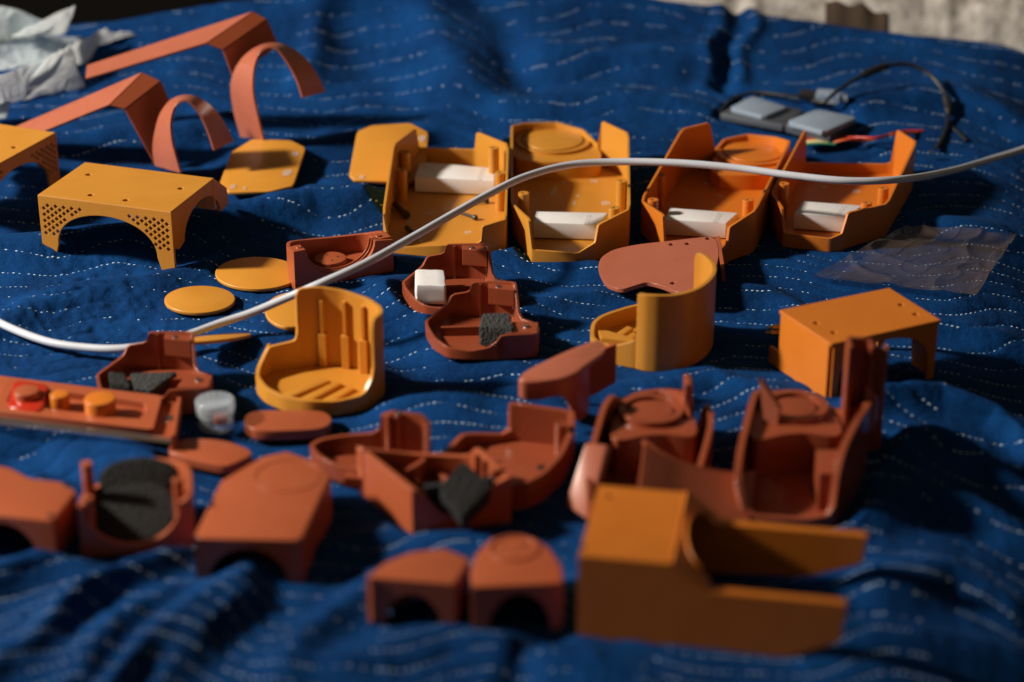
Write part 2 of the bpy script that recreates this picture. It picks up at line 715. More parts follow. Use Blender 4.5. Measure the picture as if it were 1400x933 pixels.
def catmull(pts, n=8):
    P_ = [Vector(p) for p in pts]
    P_ = [P_[0] * 2 - P_[1]] + P_ + [P_[-1] * 2 - P_[-2]]
    out = []
    for i in range(1, len(P_) - 2):
        a, b_, c_, d_ = P_[i - 1:i + 3]
        for k in range(n):
            t = k / n
            out.append(0.5 * ((2 * b_) + (c_ - a) * t + (2 * a - 5 * b_ + 4 * c_ - d_) * t * t + (3 * b_ - a - 3 * c_ + d_) * t ** 3))
    out.append(P_[-2])
    return out


def bm_tube(pts, r, n=12, sub=8):
    c_ = catmull(pts, sub) if sub > 1 else [Vector(p) for p in pts]
    bm = bmesh.new()
    rings = []
    up = Vector((0, 0, 1))
    for i, p in enumerate(c_):
        t = (c_[min(i + 1, len(c_) - 1)] - c_[max(i - 1, 0)])
        t.normalize()
        s_ = t.cross(up)
        if s_.length < 1e-3:
            s_ = Vector((1, 0, 0))
        s_.normalize()
        u_ = s_.cross(t)
        rr = r(i / (len(c_) - 1)) if callable(r) else r
        rings.append([bm.verts.new(p + (s_ * math.cos(a) + u_ * math.sin(a)) * rr)
                      for a in [2 * math.pi * k / n for k in range(n)]])
    for a, b_ in zip(rings[:-1], rings[1:]):
        for k in range(n):
            bm.faces.new((a[k], a[(k + 1) % n], b_[(k + 1) % n], b_[k]))
    bm.faces.new(rings[0][::-1])
    bm.faces.new(rings[-1])
    bmesh.ops.recalc_face_normals(bm, faces=bm.faces)
    return bm


def bm_strip(A, B, t=2.2):
    """a bent band between polylines A and B (3D), thickness t"""
    n = len(A)
    bm = bmesh.new()
    rows = []
    for i in range(n):
        a, b_ = Vector(A[i]), Vector(B[i])
        tan = Vector(A[min(i + 1, n - 1)]) - Vector(A[max(i - 1, 0)]) + Vector(B[min(i + 1, n - 1)]) - Vector(B[max(i - 1, 0)])
        nn = tan.cross(b_ - a)
        nn.normalize()
        rows.append([bm.verts.new(a), bm.verts.new(b_), bm.verts.new(b_ + nn * t), bm.verts.new(a + nn * t)])
    for a, b_ in zip(rows[:-1], rows[1:]):
        for k in range(4):
            l = (k + 1) % 4
            bm.faces.new((a[k], a[l], b_[l], b_[k]))
    bm.faces.new(rows[0][::-1])
    bm.faces.new(rows[-1])
    bmesh.ops.recalc_face_normals(bm, faces=bm.faces)
    return bm


def to_obj(name, bm, m_, scale=MM, angle=32):
    bmesh.ops.scale(bm, vec=(scale,) * 3, verts=bm.verts)
    me = bpy.data.meshes.new(name)
    bm.to_mesh(me)
    bm.free()
    me.materials.append(m_)
    me.polygons.foreach_set('use_smooth', [True] * len(me.polygons))
    me.set_sharp_from_angle(angle=math.radians(angle))
    ob = bpy.data.objects.new(name, me)
    COL.objects.link(ob)
    return ob


def tag(o, label=None, cat=None, group=None, kind=None):
    if label:
        o['label'] = label
    if cat:
        o['category'] = cat
    if group:
        o['group'] = group
    if kind:
        o['kind'] = kind
    return o


class Thing:
    def __init__(s, name, label, cat, fr, group=None):
        s.e = bpy.data.objects.new(name, None)
        s.e.empty_display_size = 0.01
        COL.objects.link(s.e)
        s.e.matrix_world = fr.mat()
        s.fr = fr
        tag(s.e, label, cat, group)

    def part(s, name, bm, m_, label=None, parent=None, kind=None):
        if isinstance(bm, list):
            bm = join(bm)
        ob = to_obj(name, bm, m_)
        ob.parent = parent or s.e
        tag(ob, label, kind=kind)
        return ob


def single(name, label, cat, fr, bm, m_, group=None, angle=32):
    if isinstance(bm, list):
        bm = join(bm)
    ob = to_obj(name, bm, m_, angle=angle)
    ob.matrix_world = fr.mat()
    return tag(ob, label, cat, group)


def pxpath(fr, pts, zb=0.0):
    """(px, py base, py top[, py bottom]) -> (x, y, zb, zt) in the frame"""
    out = []
    for p in pts:
        x, y = fr.q(p[0], p[1])
        b_ = zb if len(p) < 4 else fr.h(p[0], p[1], p[3])
        out.append((x, y, b_, fr.h(p[0], p[1], p[2])))
    return out


# ------------------------------------------------------------------ floor beyond the bed, blanket, fleece
bm = bmesh.new()
bmesh.ops.create_grid(bm, x_segments=1, y_segments=1, size=6000)
bmesh.ops.translate(bm, verts=bm.verts, vec=(0, 3000, -450))
fl = to_obj('floor', bm, M['dark'])
tag(fl, kind='structure')

SP = 20.5      # distance between two quilting rows


def wave(x):
    ph = (x + 40) / 235.0 * 2 * np.pi
    return 17 * np.sin(ph) + 3.0 * np.sin(3 * ph)


def vcoord(x, y):
    yy = y + wave(x + 0.12 * y) + 0.10 * x + 9 * vnoise(x, y, 190, 11)
    return 25.0 / 0.0135 * np.log(np.clip(18 + 0.0135 * (yy - 900), 4, None) / 18)


def full_np(x, y):
    z = low_np(x, y)
    v = vcoord(x, y) / SP
    fr_ = np.abs(v - np.round(v)) * 2          # 0 on the seam, 1 between
    puff = np.sqrt(np.clip(fr_, 0, 1)) * (2 - np.sqrt(np.clip(fr_, 0, 1)))
    along = 0.85 + 0.15 * vnoise(x, y, 30, 21)
    z = z - 2.6 * (1 - puff) * along
    # small puckers running across the seams
    pk = vnoise(x * 1.0, y * 0.35, 7.0, 31) * (1 - fr_ * 0.75)
    pk2 = vnoise(x, y * 0.6, 16.0, 32)
    pk3 = vnoise(x + 0.3 * y, y * 0.45, 4.2, 33) * vnoise(x, y, 60, 34)
    z = z + 0.45 * pk + 0.5 * pk2 + 0.6 * pk3
    # a crumpled patch on the left
    c0 = P(130, 415)
    am = np.exp(-(((x - c0.x) / 75) ** 2 + ((y - c0.y) / 105) ** 2))
    wv = vnoise(x + 0.55 * y, y * 0.35, 9, 41) + 0.6 * vnoise(x - 0.2 * y, y * 0.6, 5.5, 42)
    return z + am * 2.0 * (1 - np.abs(wv))


NX, NY = 820, 900
ys = 880 * (2450 / 880.0) ** (np.linspace(0, 1, NY))
us = np.linspace(-1, 1, NX)
Y = np.repeat(ys[:, None], NX, 1)
XW = 260 + 0.34 * Y
X = us[None, :] * XW
# the far hem: nearer on the right
hem_l, hem_m, hem_r = S(150, 22, 0, False), S(960, -4, 0, False), S(1400, 62, 0, False)
hx = np.array([-1400, S(-200, 45, 0, False).x, hem_l.x, S(330, -6, 0, False).x, S(600, -40, 0, False).x, hem_m.x, hem_r.x, hem_r.x + 900])
hy = np.array([S(-200, 45, 0, False).y, S(-200, 45, 0, False).y, hem_l.y, S(330, -6, 0, False).y, S(600, -40, 0, False).y, hem_m.y, hem_r.y, hem_r.y - 250])
HEM = np.interp(X, hx, hy)
Yc = 880 + (Y - 880) * (HEM - 880) / (2450 - 880)
Z = full_np(X, Yc)
t = np.clip((Yc - (HEM - 22)) / 22, 0, 1)
Z = Z - 9 * t * t
co = np.stack([X, Yc, Z], -1).reshape(-1, 3) * MM
# turn the far hem down over the bed's end
last = co.reshape(NY, NX, 3)[-1].copy()
extra = []
for k, dz in enumerate((0.03, 0.12, 0.30)):
    e_ = last.copy()
    e_[:, 2] -= dz
    e_[:, 1] += 0.004 * (k + 1)
    extra.append(e_)
co = np.concatenate([co] + extra, 0)
NYT = NY + 3
idx = np.arange(NYT * NX).reshape(NYT, NX)
q4 = np.stack([idx[:-1, :-1], idx[:-1, 1:], idx[1:, 1:], idx[1:, :-1]], -1).reshape(-1, 4)
me = bpy.data.meshes.new('cloth')
me.vertices.add(len(co))
me.vertices.foreach_set('co', co.astype(np.float32).ravel())
me.loops.add(len(q4) * 4)
me.loops.foreach_set('vertex_index', q4.astype(np.int32).ravel())
me.polygons.add(len(q4))
me.polygons.foreach_set('loop_start', np.arange(0, len(q4) * 4, 4, dtype=np.int32))
me.polygons.foreach_set('use_smooth', np.ones(len(q4), dtype=bool))
me.update(calc_edges=True)
me.materials.append(M['cloth'])
blanket = bpy.data.objects.new('moving_blanket', None)
COL.objects.link(blanket)
tag(blanket, 'blue quilted moving blanket with dashed white stitching under all the parts', 'blanket')
ob = bpy.data.objects.new('cloth', me)
COL.objects.link(ob)
ob.parent = blanket

# stitches
V_, F_ = [], []
k0 = int(vcoord(np.array([0.]), np.array([900.]))[0] / SP) - 8
k1 = int(vcoord(np.array([0.]), np.array([2350.]))[0] / SP) + 8
pos, tang = [], []
STEP = 4.3
for k in range(k0, k1):
    x = np.arange(-900, 900, STEP) + rng.uniform(0, 4)
    x = x + rng.normal(0, 0.25, len(x))
    y = np.full_like(x, k * SP)
    y = y * 0 + 1400.0
    for _ in range(22):
        y = y - (vcoord(x, y) - k * SP) * 0.8
    ok = (y > 885) & (np.abs(x) < 250 + 0.33 * y) & (y < np.interp(x, hx, hy) - 14)
    keep = ok & (vnoise(x, y, 70, 51) > -0.62) & (rng.random(len(x)) > 0.04)
    x2 = x + 1.0
    y2 = y.copy()
    for _ in range(8):
        y2 = y2 - (vcoord(x2, y2) - k * SP) * 0.8
    for A_, B_, C_, D_ in zip(x[keep], y[keep], x2[keep], y2[keep]):
        pos.append((A_, B_))
        tang.append((C_ - A_, D_ - B_))
pos = np.array(pos)
tang = np.array(tang)
tang = tang / np.linalg.norm(tang, axis=1)[:, None]
ln = rng.uniform(1.45, 1.85, len(pos))
wd = rng.uniform(0.24, 0.38, len(pos))
sx = np.stack([-tang[:, 1], tang[:, 0]], 1)
sink = np.clip(vnoise(pos[:, 0], pos[:, 1], 45, 61) + .2, -.8, 0.2) * 0.55 + rng.uniform(-.15, .15, len(pos))
vs = []
prof = [(-1, 0.55, -0.5), (-0.55, 1.0, 0.55), (0.55, 1.0, 0.55), (1, 0.55, -0.5)]
cols = []
for a_, wf, zf in prof:
    for sd in (-1, 0, 1):
        xy = pos + tang * (ln * a_)[:, None] + sx * (wd * wf * sd)[:, None]
        zz = full_np(xy[:, 0], xy[:, 1]) + (zf + (0.30 if sd == 0 else -0.25)) * 0.8 + sink
        cols.append(np.stack([xy[:, 0], xy[:, 1], zz], 1))
vt = np.stack(cols, 1)          # n,12,3
n_ = len(pos)
co = (vt.reshape(-1, 3) * MM).astype(np.float32)
ql = []
for r_ in range(3):
    for c_ in range(2):
        ql.append((r_ * 3 + c_, r_ * 3 + c_ + 1, (r_ + 1) * 3 + c_ + 1, (r_ + 1) * 3 + c_))
ql = np.array(ql)
q4 = (np.arange(n_)[:, None, None] * 12 + ql[None]).reshape(-1, 4)
me = bpy.data.meshes.new('stitching')
me.vertices.add(len(co))
me.vertices.foreach_set('co', co.ravel())
me.loops.add(len(q4) * 4)
me.loops.foreach_set('vertex_index', q4.astype(np.int32).ravel())
me.polygons.add(len(q4))
me.polygons.foreach_set('loop_start', np.arange(0, len(q4) * 4, 4, dtype=np.int32))
me.polygons.foreach_set('use_smooth', np.ones(len(q4), dtype=bool))
me.update(calc_edges=True)
me.materials.append(M['thread'])
ob = bpy.data.objects.new('stitching', me)
COL.objects.link(ob)
ob.parent = blanket
tag(ob, kind='stuff')

# fleece and brown throw beyond the far right edge


def lumpy(x0, x1, y0, y1, zf, nx=120, ny=60, amp=30, sc=60, seed=3):
    bm = bmesh.new()
    g_ = []
    for j in range(ny):
        row = []
        for i in range(nx):
            x = x0 + (x1 - x0) * i / (nx - 1)
            y = y0 + (y1 - y0) * j / (ny - 1)
            nn = noise.fractal(Vector((x / sc, y / sc, seed)), 1.0, 2.1, 4)
            row.append(bm.verts.new((x, y, zf(x, y) + nn * amp)))
        g_.append(row)
    for j in range(ny - 1):
        for i in range(nx - 1):
            bm.faces.new((g_[j][i], g_[j][i + 1], g_[j + 1][i + 1], g_[j + 1][i]))
    return bm


o0 = Fr((0, 0, 0))
f_a, f_b = P(930, -6, 60), P(1420, 62, 60)


def edge_y(x):
    return float(np.interp(x, hx, hy))


bm = lumpy(f_a.x - 60, f_a.x + 225, 0, 1, lambda x, y: 0, 90, 60, 0)
for v in bm.verts:
    x, tt = v.co.x, v.co.y
    y = edge_y(x) + 10 + tt * 380
    v.co = (x, y, zB(x, min(y, 2230)) * 0.9 + 6 + 30 * math.sin(min(1, tt * 2.2) * math.pi / 2) + 16 * noise.fractal(Vector((x / 70, y / 70, 1)), 1, 2.1, 5) - 60 * max(0, 0.06 - tt) / 0.06)
single('fleece_throw', 'white fluffy fleece heaped beyond the far edge of the blanket, left of the brown fold', 'fleece', o0, bm, M['fleece'], angle=180)
bm = lumpy(f_b.x - 185, f_b.x + 260, 0, 1, lambda x, y: 0, 110, 60, 0)
for v in bm.verts:
    x, tt = v.co.x, v.co.y
    y = edge_y(x) + 10 + tt * 420
    v.co = (x, y, zB(x, min(y, 2230)) * 0.9 + 4 + 36 * math.sin(min(1, tt * 2.2) * math.pi / 2) + 18 * noise.fractal(Vector((x / 60, y / 60, 7)), 1, 2.1, 5) - 60 * max(0, 0.06 - tt) / 0.06)
single('fleece_throw', 'white fluffy fleece filling the far right corner behind the blanket', 'fleece', o0, bm, M['fleece'], angle=180)
mid = P(1215, 18, 70)
bm = lumpy(mid.x - 55, mid.x + 5, 0, 1, lambda x, y: 0, 50, 50, 0)
for v in bm.verts:
    x, tt = v.co.x, v.co.y
    y = edge_y(x) + 6 + tt * 330
    v.co = (x, y, zB(x, min(y, 2230)) * 0.9 + 12 * math.sin(min(1, tt * 2.2) * math.pi / 2) + 1.6 * math.sin(x / 4 + tt * 3) + 8 * noise.noise(Vector((x / 30, y / 30, 2))) - 60 * max(0, 0.06 - tt) / 0.06)
single('brown_cushion', 'brown gathered cloth between the two heaps of white fleece', 'cloth', o0, bm, M['brown'], angle=180)


# ------------------------------------------------------------------ vented covers (inverted boxes with arches)
def diamond(x, y, r):
    return [(x + r, y), (x, y + r), (x - r, y), (x, y - r)]


fc = fr2((60, 352), (240, 377))
CW = fc.q(240, 377)[0]
CH = fc.h(240, 377, 290)
CD = fc.q(296, 244, CH)[1]


def arch_outline(W, H, n=28, wleg=0.092, wsh=0.125, zs=0.25, top=0.80, flip=False):
    pts = [(0, 0), (W * wleg, 0), (W * wsh, H * zs)]
    c_ = W / 2
    hw = W * (0.5 - wsh)
    for i in range(1, n):
        a = math.pi - math.pi * i / n
        pts.append((c_ + hw * math.cos(a), H * zs + H * (top - zs) * math.sin(a) ** 0.9))
    pts += [(W * (1 - wsh), H * zs), (W * (1 - wleg), 0), (W, 0), (W, H), (0, H)]
    return pts


def vented_cover(fr, label):
    W, D, H = CW, CD, CH
    t = 2.6
    T = Thing('vented_cover', label, 'plastic cover', fr, 'orange vented covers')
    hl = []
    for hx_, hy_ in ((fc.q(121, 239, H)), (fc.q(124, 267, H)), (fc.q(172, 274, H)), (fc.q(247, 258, H))):
        hl.append(circ(hx_, hy_, 2.6, n=16))
    T.part('top_panel', move(bm_plate([(.35, .35), (W - .35, .35), (W - .35, D - .35), (.35, D - .35)], hl, t), Matrix.Translation((0, 0, H - t))), M['orange'])
    for h_ in hl:
        cx = sum(p[0] for p in h_) / 16
        cy = sum(p[1] for p in h_) / 16
        T.part('screw_recess', bm_ring(cx, cy, 1.7, 3.4, H - t - 3, H - t + 0.8, 20), M['orange'])
    # lattice holes of the arched front
    holes = []
    st = 5.4
    for i in range(-2, 26):
        for j in range(-2, 16):
            for sd in (0, 1):
                x = 4.5 + i * st * 0.5 * 1.35
                y = 6 + j * st
                if i % 2:
                    y += st / 2
                if x > W * 0.36 or y > H - 6 or y < H * 0.12:
                    continue
                xx = (x - W * .5) / (W * .375)
                ya = H * .25 + H * .55 * math.sqrt(max(0, 1 - xx * xx)) if abs(xx) < 1 else H * .25
                if y < ya + 4.5 or x < 4.2 or (abs(xx) >= .97 and y < H * .38) or y < H - 6 - (W * .36 - x) * 1.9:
                    continue
                holes.append(diamond(x if sd == 0 else W - x, y, 1.85))
    out = arch_outline(W, H - 0.4)
    T.part('lattice_panel', upright(bm_plate(out, holes, t), 0, t, W, t), M['orange'])
    T.part('rear_panel', upright(bm_plate([(0, H * .5)] + [(W * (.14 + .72 * k / 20), H * (.5 + .3 * math.sin(k / 20 * math.pi))) for k in range(21)] + [(W, H * .5), (W, H - .4), (0, H - .4)], [], t), 0, D, W, D), M['orange'])
    side = [(0.3, H * .42), (0.3, H - .5), (D - .3, H - .5), (D + 22, H - 17), (D + 24, H * .42)]
    for i in range(0, 17):
        a = i / 16 * math.pi
        side.append((D * .60 + D * .42 * math.cos(a) + 6, H * .40 + H * .42 * math.sin(a)))
    side += [(D * .18, H * .36), (10, H * .34)]
    for x in (t, W):
        T.part('end_panel', upright(bm_plate(side, [], t), (W - t - .36 if x == W else .36), 0.4, (W - t - .36 if x == W else .36), 50), M['orange'])
    return T


vented_cover(fc, 'orange cover with diagonal lattice vents and an arch, standing in front of the straps')
f4 = fr2((-68, 352), (84, 262))
f4 = Fr(f4.o + f4.M @ Vector(((P(84, 262, f4.o.z) - f4.o).length - CW, 0, 0)), math.atan2(f4.M[1][0], f4.M[0][0]))
vented_cover(f4, 'orange lattice cover cut off by the left edge, turned to show its shaded arch')

# ------------------------------------------------------------------ plain arched cover on the right
fa = fr2((1052, 514), (1134, 548))
w_, h_ = fa.q(1134, 548)[0], fa.h(1134, 548, 468)
T = Thing('arched_cover', 'orange box cover with four screw holes standing open at the right', 'plastic cover', fa)
A_, B_, C_, D_ = [fa.q(*p, h_) for p in ((1072, 425), (1138, 468), (1280, 437), (1215, 396))]
hl = [circ(*fa.q(*p, h_), 2.4, n=16) for p in ((1116, 442), (1140, 455), (1232, 417), (1252, 430))]
T.part('top_panel', move(bm_plate(offset([A_, B_, C_, D_], -2.3), hl, 2.6), Matrix.Translation((0, 0, h_ - 2.6))), M['orange_deep_dim'])
for c_ in hl:
    T.part('screw_recess', bm_ring(sum(p[0] for p in c_) / 16, sum(p[1] for p in c_) / 16, 1.5, 3.2, h_ - 5.5, h_ - 1.8, 20), M['orange_deep_dim'])


def side_plate(a, b_, outline, t=2.6):
    return upright(bm_plate(outline, [], t), a[0], a[1], b_[0], b_[1])


Lab = (Vector(B_) - Vector(A_)).length
T.part('side_panel', side_plate(A_, B_, [(-12, 0), (Lab, 0), (Lab, h_ - .4), (0, h_ - .4), (0, 13), (-12, 13)]), M['orange_deep_dim'])
Lbc = (Vector(C_) - Vector(B_)).length
T.part('arched_panel', side_plate(B_, C_, arch_outline(Lbc, h_ - .5, wleg=.06, wsh=.07, zs=.35, top=.88)), M['orange_deep_dim'])
T.part('side_panel', side_plate(C_, D_, [(0.3, 0), (Lab * .4, 0), (Lab * .45, h_ * .5), (Lab - 3, h_ * .5), (Lab - 3, h_ - .5), (0.3, h_ - .5)]), M['orange_deep_dim'])
T.part('arched_panel', side_plate(D_, A_, arch_outline(Lbc, h_ - .5, wleg=.06, wsh=.07, zs=.35, top=.88)), M['orange_deep_dim'])
f = fr1((1063, 455), 0.1, 3, False)
T = Thing('brass_standoff', 'small brass standoff lying left of the orange box cover', 'standoff', f)
for i, (dx, dz) in enumerate(((-5, 0), (-4, 4.5))):
    T.part('threaded_insert', [bm_tube([(dx, 0, dz), (dx + 12, 0, dz)], 2.2, 6, 1), bm_tube([(dx - 4, 0, dz), (dx, 0, dz)], 1.2, 10, 1)], M['brass'])

# ------------------------------------------------------------------ big orange bracket bottom right
fb = fr2((789, 872), (1072, 899))
h_ = fb.h(789, 872, 760)
BL, BR, TR, TL = [fb.q(*p, h_) for p in ((785, 760), (903, 769), (948, 674), (831, 664))]
dep = (TL[1] + TR[1]) / 2
wt = (BR[0] + TR[0]) / 2
ha = fb.h(1100, 897, 818)
xa = fb.q(964, 809, ha)[0]
xe = fb.q(1158, 822, ha)[0]
xb = fb.q(1076, 899)[0]
T = Thing('forked_bracket', 'large orange forked bracket with two long arms at the lower right', 'bracket', fb)
out = [(0, 0), (xb, 0), (xe - 2, 14), (xe, ha), (xa, ha), (wt, h_ - .4), (0, h_ - .4)]
out = chaikin(out, 1, 0.04)
T.part('side_arm', upright(bm_plate(out, [], 6.5), 0, 6.5, 10, 6.5), M['orange_deep_dim'])
xe2 = fb.q(1186, 738, ha)[0]
out2 = [(0, 0), (xb * .8, 6), (xb + 8, 8), (xe2 - 2, 20), (xe2, ha), (xa, ha), (wt, h_ - .4), (0, h_ - .4)]
T.part('side_arm', upright(bm_plate(chaikin(out2, 1, .04), [], 6.5), 0, dep, 10, dep), M['orange_deep_dim'])
hl = [circ(*fb.q(*p, h_), 2.0, n=16) for p in ((834, 679), (799, 748))]
T.part('top_panel', move(bm_plate([(0.3, 0.3), (wt, .3), (wt, dep - .3), (.3, dep - .3)], hl, 3), Matrix.Translation((0, 0, h_ - 3))), M['orange_deep_dim'])
for c_ in hl:
    T.part('screw', bm_prism(c_, h_ - 4.2, h_ - 1.6), M['black'])
T.part('end_panel', upright(bm_plate([(0.4, 0), (dep - .4, 0), (dep - .4, h_ - .6), (.4, h_ - .6)], [], 3), 3.2, 0, 3.2, 10), M['orange_deep_dim'])
sl_ = math.hypot(xa - wt, h_ - ha)
ang = math.atan2(h_ - ha, xa - wt)
cut = circ(dep / 2, sl_ * .46, dep * .37, sl_ * .40, n=36)
bmf = bm_plate([(0.5, 0), (dep * .14, 0)] + [(dep / 2 - dep * .36 * math.cos(k / 20 * math.pi), sl_ * .30 + sl_ * .52 * math.sin(k / 20 * math.pi)) for k in range(21)] + [(dep * .86, 0), (dep - .5, 0), (dep - .5, sl_), (.5, sl_)], [], 3)
ux = Vector((0, 1, 0))
uy = Vector((-math.cos(ang), 0, math.sin(ang)))
un = ux.cross(uy)
move(bmf, Matrix(((ux.x, uy.x, un.x, xa - .2), (ux.y, uy.y, un.y, 0), (ux.z, uy.z, un.z, ha - .5), (0, 0, 0, 1))))
T.part('slanted_panel', bmf, M['orange_deep_dim'])
lipA, lipB = [], []
for k in range(15):
    a = k / 14 * math.pi
    yy_, ss_ = dep / 2 + dep * .36 * math.cos(a), sl_ * .30 + sl_ * .52 * math.sin(a)
    pA = Vector((xa - .2, 0, ha - .5)) + ux * yy_ + uy * ss_ + un * 3.2
    lipA.append(pA)
    lipB.append(pA + un * 2.5)
T.part('opening_lip', bm_strip(lipA, lipB, 1.6), M['orange_deep_dim'])


# ------------------------------------------------------------------ open housings in a row
def housing(label, path, fr, posts, pad=None, mt='orange', floor_h=2.0, smears=(), r=0.06, wall_t=2.3):
    T = Thing('open_housing', label, 'plastic housing', fr, 'orange open housings in a row')
    pth = pxpath(fr, path)
    pth = chaikin(pth, 1, r)
    T.part('wall', bm_wall(pth, wall_t), M[mt])
    inn = offset(pth, 0.8)
    T.part('floor_panel', bm_prism(inn, 0.2, floor_h), M[mt])
    for (px, py, hh) in posts:
        x, y = fr.q(px, py, hh)
        T.part('mounting_post', bm_post(x, y, 4.6, 1.5, hh, 1.3), M[mt])
    if pad:
        px, py, wpx, zt, poly = pad
        x, y = fr.q(px, py, zt)
        rr = abs(fr.q(px + wpx / 2, py, zt)[0] - x)
        pl = [fr.q(a, b_, zt - 4) for a, b_ in poly]
        pl = chaikin(pl, 2, .22)
        T.part('platform', bm_prism(pl, 1.5, zt - 4), M[mt])
        pd = T.part('round_pad', bm_dome(circ(x, y, rr * .86, n=48), zt - 5, zt - 1, 0.8), M[mt])
        T.part('pad_rim', bm_ring(x, y, rr * .93, rr * 1.08, zt - 4.5, zt - 1.5, 48), M[mt], parent=pd)
    for (px, py, a_, b_) in smears:
        x, y = fr.q(px, py, floor_h)
        pts = [(x + a_ * math.cos(k / 14 * 6.283) * random.uniform(.6, 1.1), y + b_ * math.sin(k / 14 * 6.283) * random.uniform(.6, 1.1)) for k in range(14)]
        T.part('glue_smear', bm_prism(pts, floor_h + .02, floor_h + .35), M['smear'])
    return T


s1 = fr2((532, 345), (690, 351))
housing('leftmost open orange housing, holding black screws and a white block at its far side',
        [(532, 346, 339), (604, 353, 336), (650, 352, 335), (658, 351, 330), (660, 351, 310), (693, 345, 300),
         (696, 258, 197), (654, 240, 180), (650, 239, 204), (572, 237, 201), (567, 240, 175), (538, 262, 197), (524, 335, 290)],
        s1, [(554, 208, 34), (549, 232, 30), (675, 202, 40), (684, 236, 36)],
        smears=((590, 292, 7, 3), (560, 305, 3, 4), (640, 318, 4, 3), (610, 286, 3, 2), (575, 330, 3, 2)))
s2 = fr2((727, 360), (790, 361))
housing('open orange housing second from the left, with a round pad at its far end',
        [(727, 360, 342), (790, 361, 347), (814, 357, 332), (818, 355, 308), (861, 337, 286), (859, 245, 182),
         (823, 228, 165), (818, 228, 197), (798, 213, 177), (761, 204, 167), (715, 205, 168), (698, 215, 172),
         (698, 320, 278), (722, 350, 300)],
        s2, [(850, 247, 34), (840, 284, 31), (716, 264, 30)],
        pad=(756, 189, 96, 22, [(700, 222), (700, 190), (716, 178), (760, 174), (798, 183), (822, 205), (822, 222)]),
        smears=((740, 232, 4, 9), (757, 262, 3, 14), (770, 250, 3, 3), (785, 278, 2, 4), (828, 278, 5, 5), (812, 248, 5, 3), (760, 268, 2, 2), (790, 268, 2, 2)))
s3 = fr2((907, 352), (985, 362))
housing('open orange housing third from the left, behind the terracotta paddle plate',
        [(907, 353, 334), (985, 364, 344), (994, 361, 335), (996, 358, 311), (1031, 345, 288), (1079, 243, 193),
         (1060, 226, 187), (1020, 218, 183), (988, 222, 190), (974, 232, 206), (966, 234, 167), (929, 243, 176),
         (874, 318, 274), (904, 345, 294)],
        s3, mt='orange_deep_dim', posts=[(903, 239, 32), (893, 273, 30), (1023, 273, 30)],
        pad=(1030, 205, 100, 20, [(966, 240), (980, 205), (1005, 192), (1040, 190), (1078, 198), (1068, 240)]),
        smears=((965, 250, 3, 3), (984, 268, 4, 3), (940, 262, 2, 2), (1015, 222, 5, 5), (930, 226, 5, 2)))
s4 = fr2((1070, 338), (1134, 345))
housing('rightmost open orange housing in the row, with tall pointed side walls',
        [(1070, 338, 319), (1134, 345, 327), (1150, 343, 320), (1157, 340, 291), (1211, 323, 279), (1249, 256, 194),
         (1223, 241, 177), (1216, 240, 224), (1110, 238, 222), (1098, 239, 222), (1096, 240, 176), (1051, 305, 263), (1065, 330, 284)],
        s4, mt='orange_deep_dim', posts=[(1072, 251, 32), (1185, 277, 28), (1208, 257, 30)],
        smears=((1127, 256, 4, 5), (1170, 262, 4, 5), (1150, 248, 3, 2), (1110, 240, 6, 2)))


def block(name, label, cat, corners, hh, mat_, group=None, z=3.0, fr=None, dep=None):
    """four top-face image corners at height z+hh"""
    f_ = Fr(P(corners[0][0], corners[0][1], fr.o.z + z + hh) - Vector((0, 0, hh)), 0)
    pl = [f_.q(a, b_, hh) for a, b_ in corners]
    T = Thing(name, label, cat, f_, group)
    T.part('block_body', bm_dome(pl, 0, hh, 0.7, 2), mat_)
    a, b_, c_, d_ = [Vector(p) for p in pl]
    u = (b_ - a).normalized()
    v = (d_ - a).normalized()
    p0 = a + (b_ - a) * .78
    T.part('tape_strip', bm_prism([tuple(p0 - v * .2), tuple(p0 + u * 4 - v * .2), tuple(p0 + u * 5 + (d_ - a) * .8), tuple(p0 + u * 1 + (d_ - a) * .8)], hh - .3, hh + .25), M['tape'])
    return T


WG = 'white blocks in the orange housings'
block('spacer_block', 'long white block at the far end of the leftmost orange housing', 'block', [(567, 242), (676, 247), (677, 230), (574, 221)], 14, M['white'], WG, fr=s1)
block('spacer_block', 'white block at the near end of the second orange housing', 'block', [(729, 304), (818, 307), (831, 291), (733, 289)], 14, M['white'], WG, fr=s2)
block('spacer_block', 'white block at the near end of the third orange housing', 'block', [(908, 300), (993, 305), (1009, 291), (916, 284)], 14, M['white'], WG, fr=s3)
block('spacer_block', 'white block inside the rightmost orange housing', 'block', [(1086, 292), (1156, 297), (1180, 281), (1098, 275)], 14, M['white'], WG, fr=s4)


def screw(label, p0, p1, z, r=1.2, hr=2.3, hl=2.6):
    a = P(*p0, z)
    f_ = Fr(a, 0)
    b_ = P(*p1, z) - a
    d_ = b_.normalized()
    T = Thing('screw', label, 'screw', f_, 'black screws in the leftmost housing')
    T.part('shank', bm_tube([(0, 0, 0), tuple(b_)], r, 10, 1), M['black'])
    T.part('screw_head', bm_tube([tuple(b_), tuple(b_ + d_ * hl)], hr, 14, 1), M['black'])


zf = s1.o.z + 2
screw('upper thin black screw with its head to the right, below the white block', (638, 278), (664, 275), zf + 2.3)
screw('lower thin black screw half hidden by the white cable', (624, 289), (648, 297), zf + 2.3)
screw('thick black screw against the left wall of the leftmost housing', (540, 279), (553, 292), zf + 3.5, 2.6, 3.6, 5)
screw('thick black screw nearest the front lip of the leftmost housing', (556, 311), (566, 321), zf + 3, 2.2, 3.3, 4)


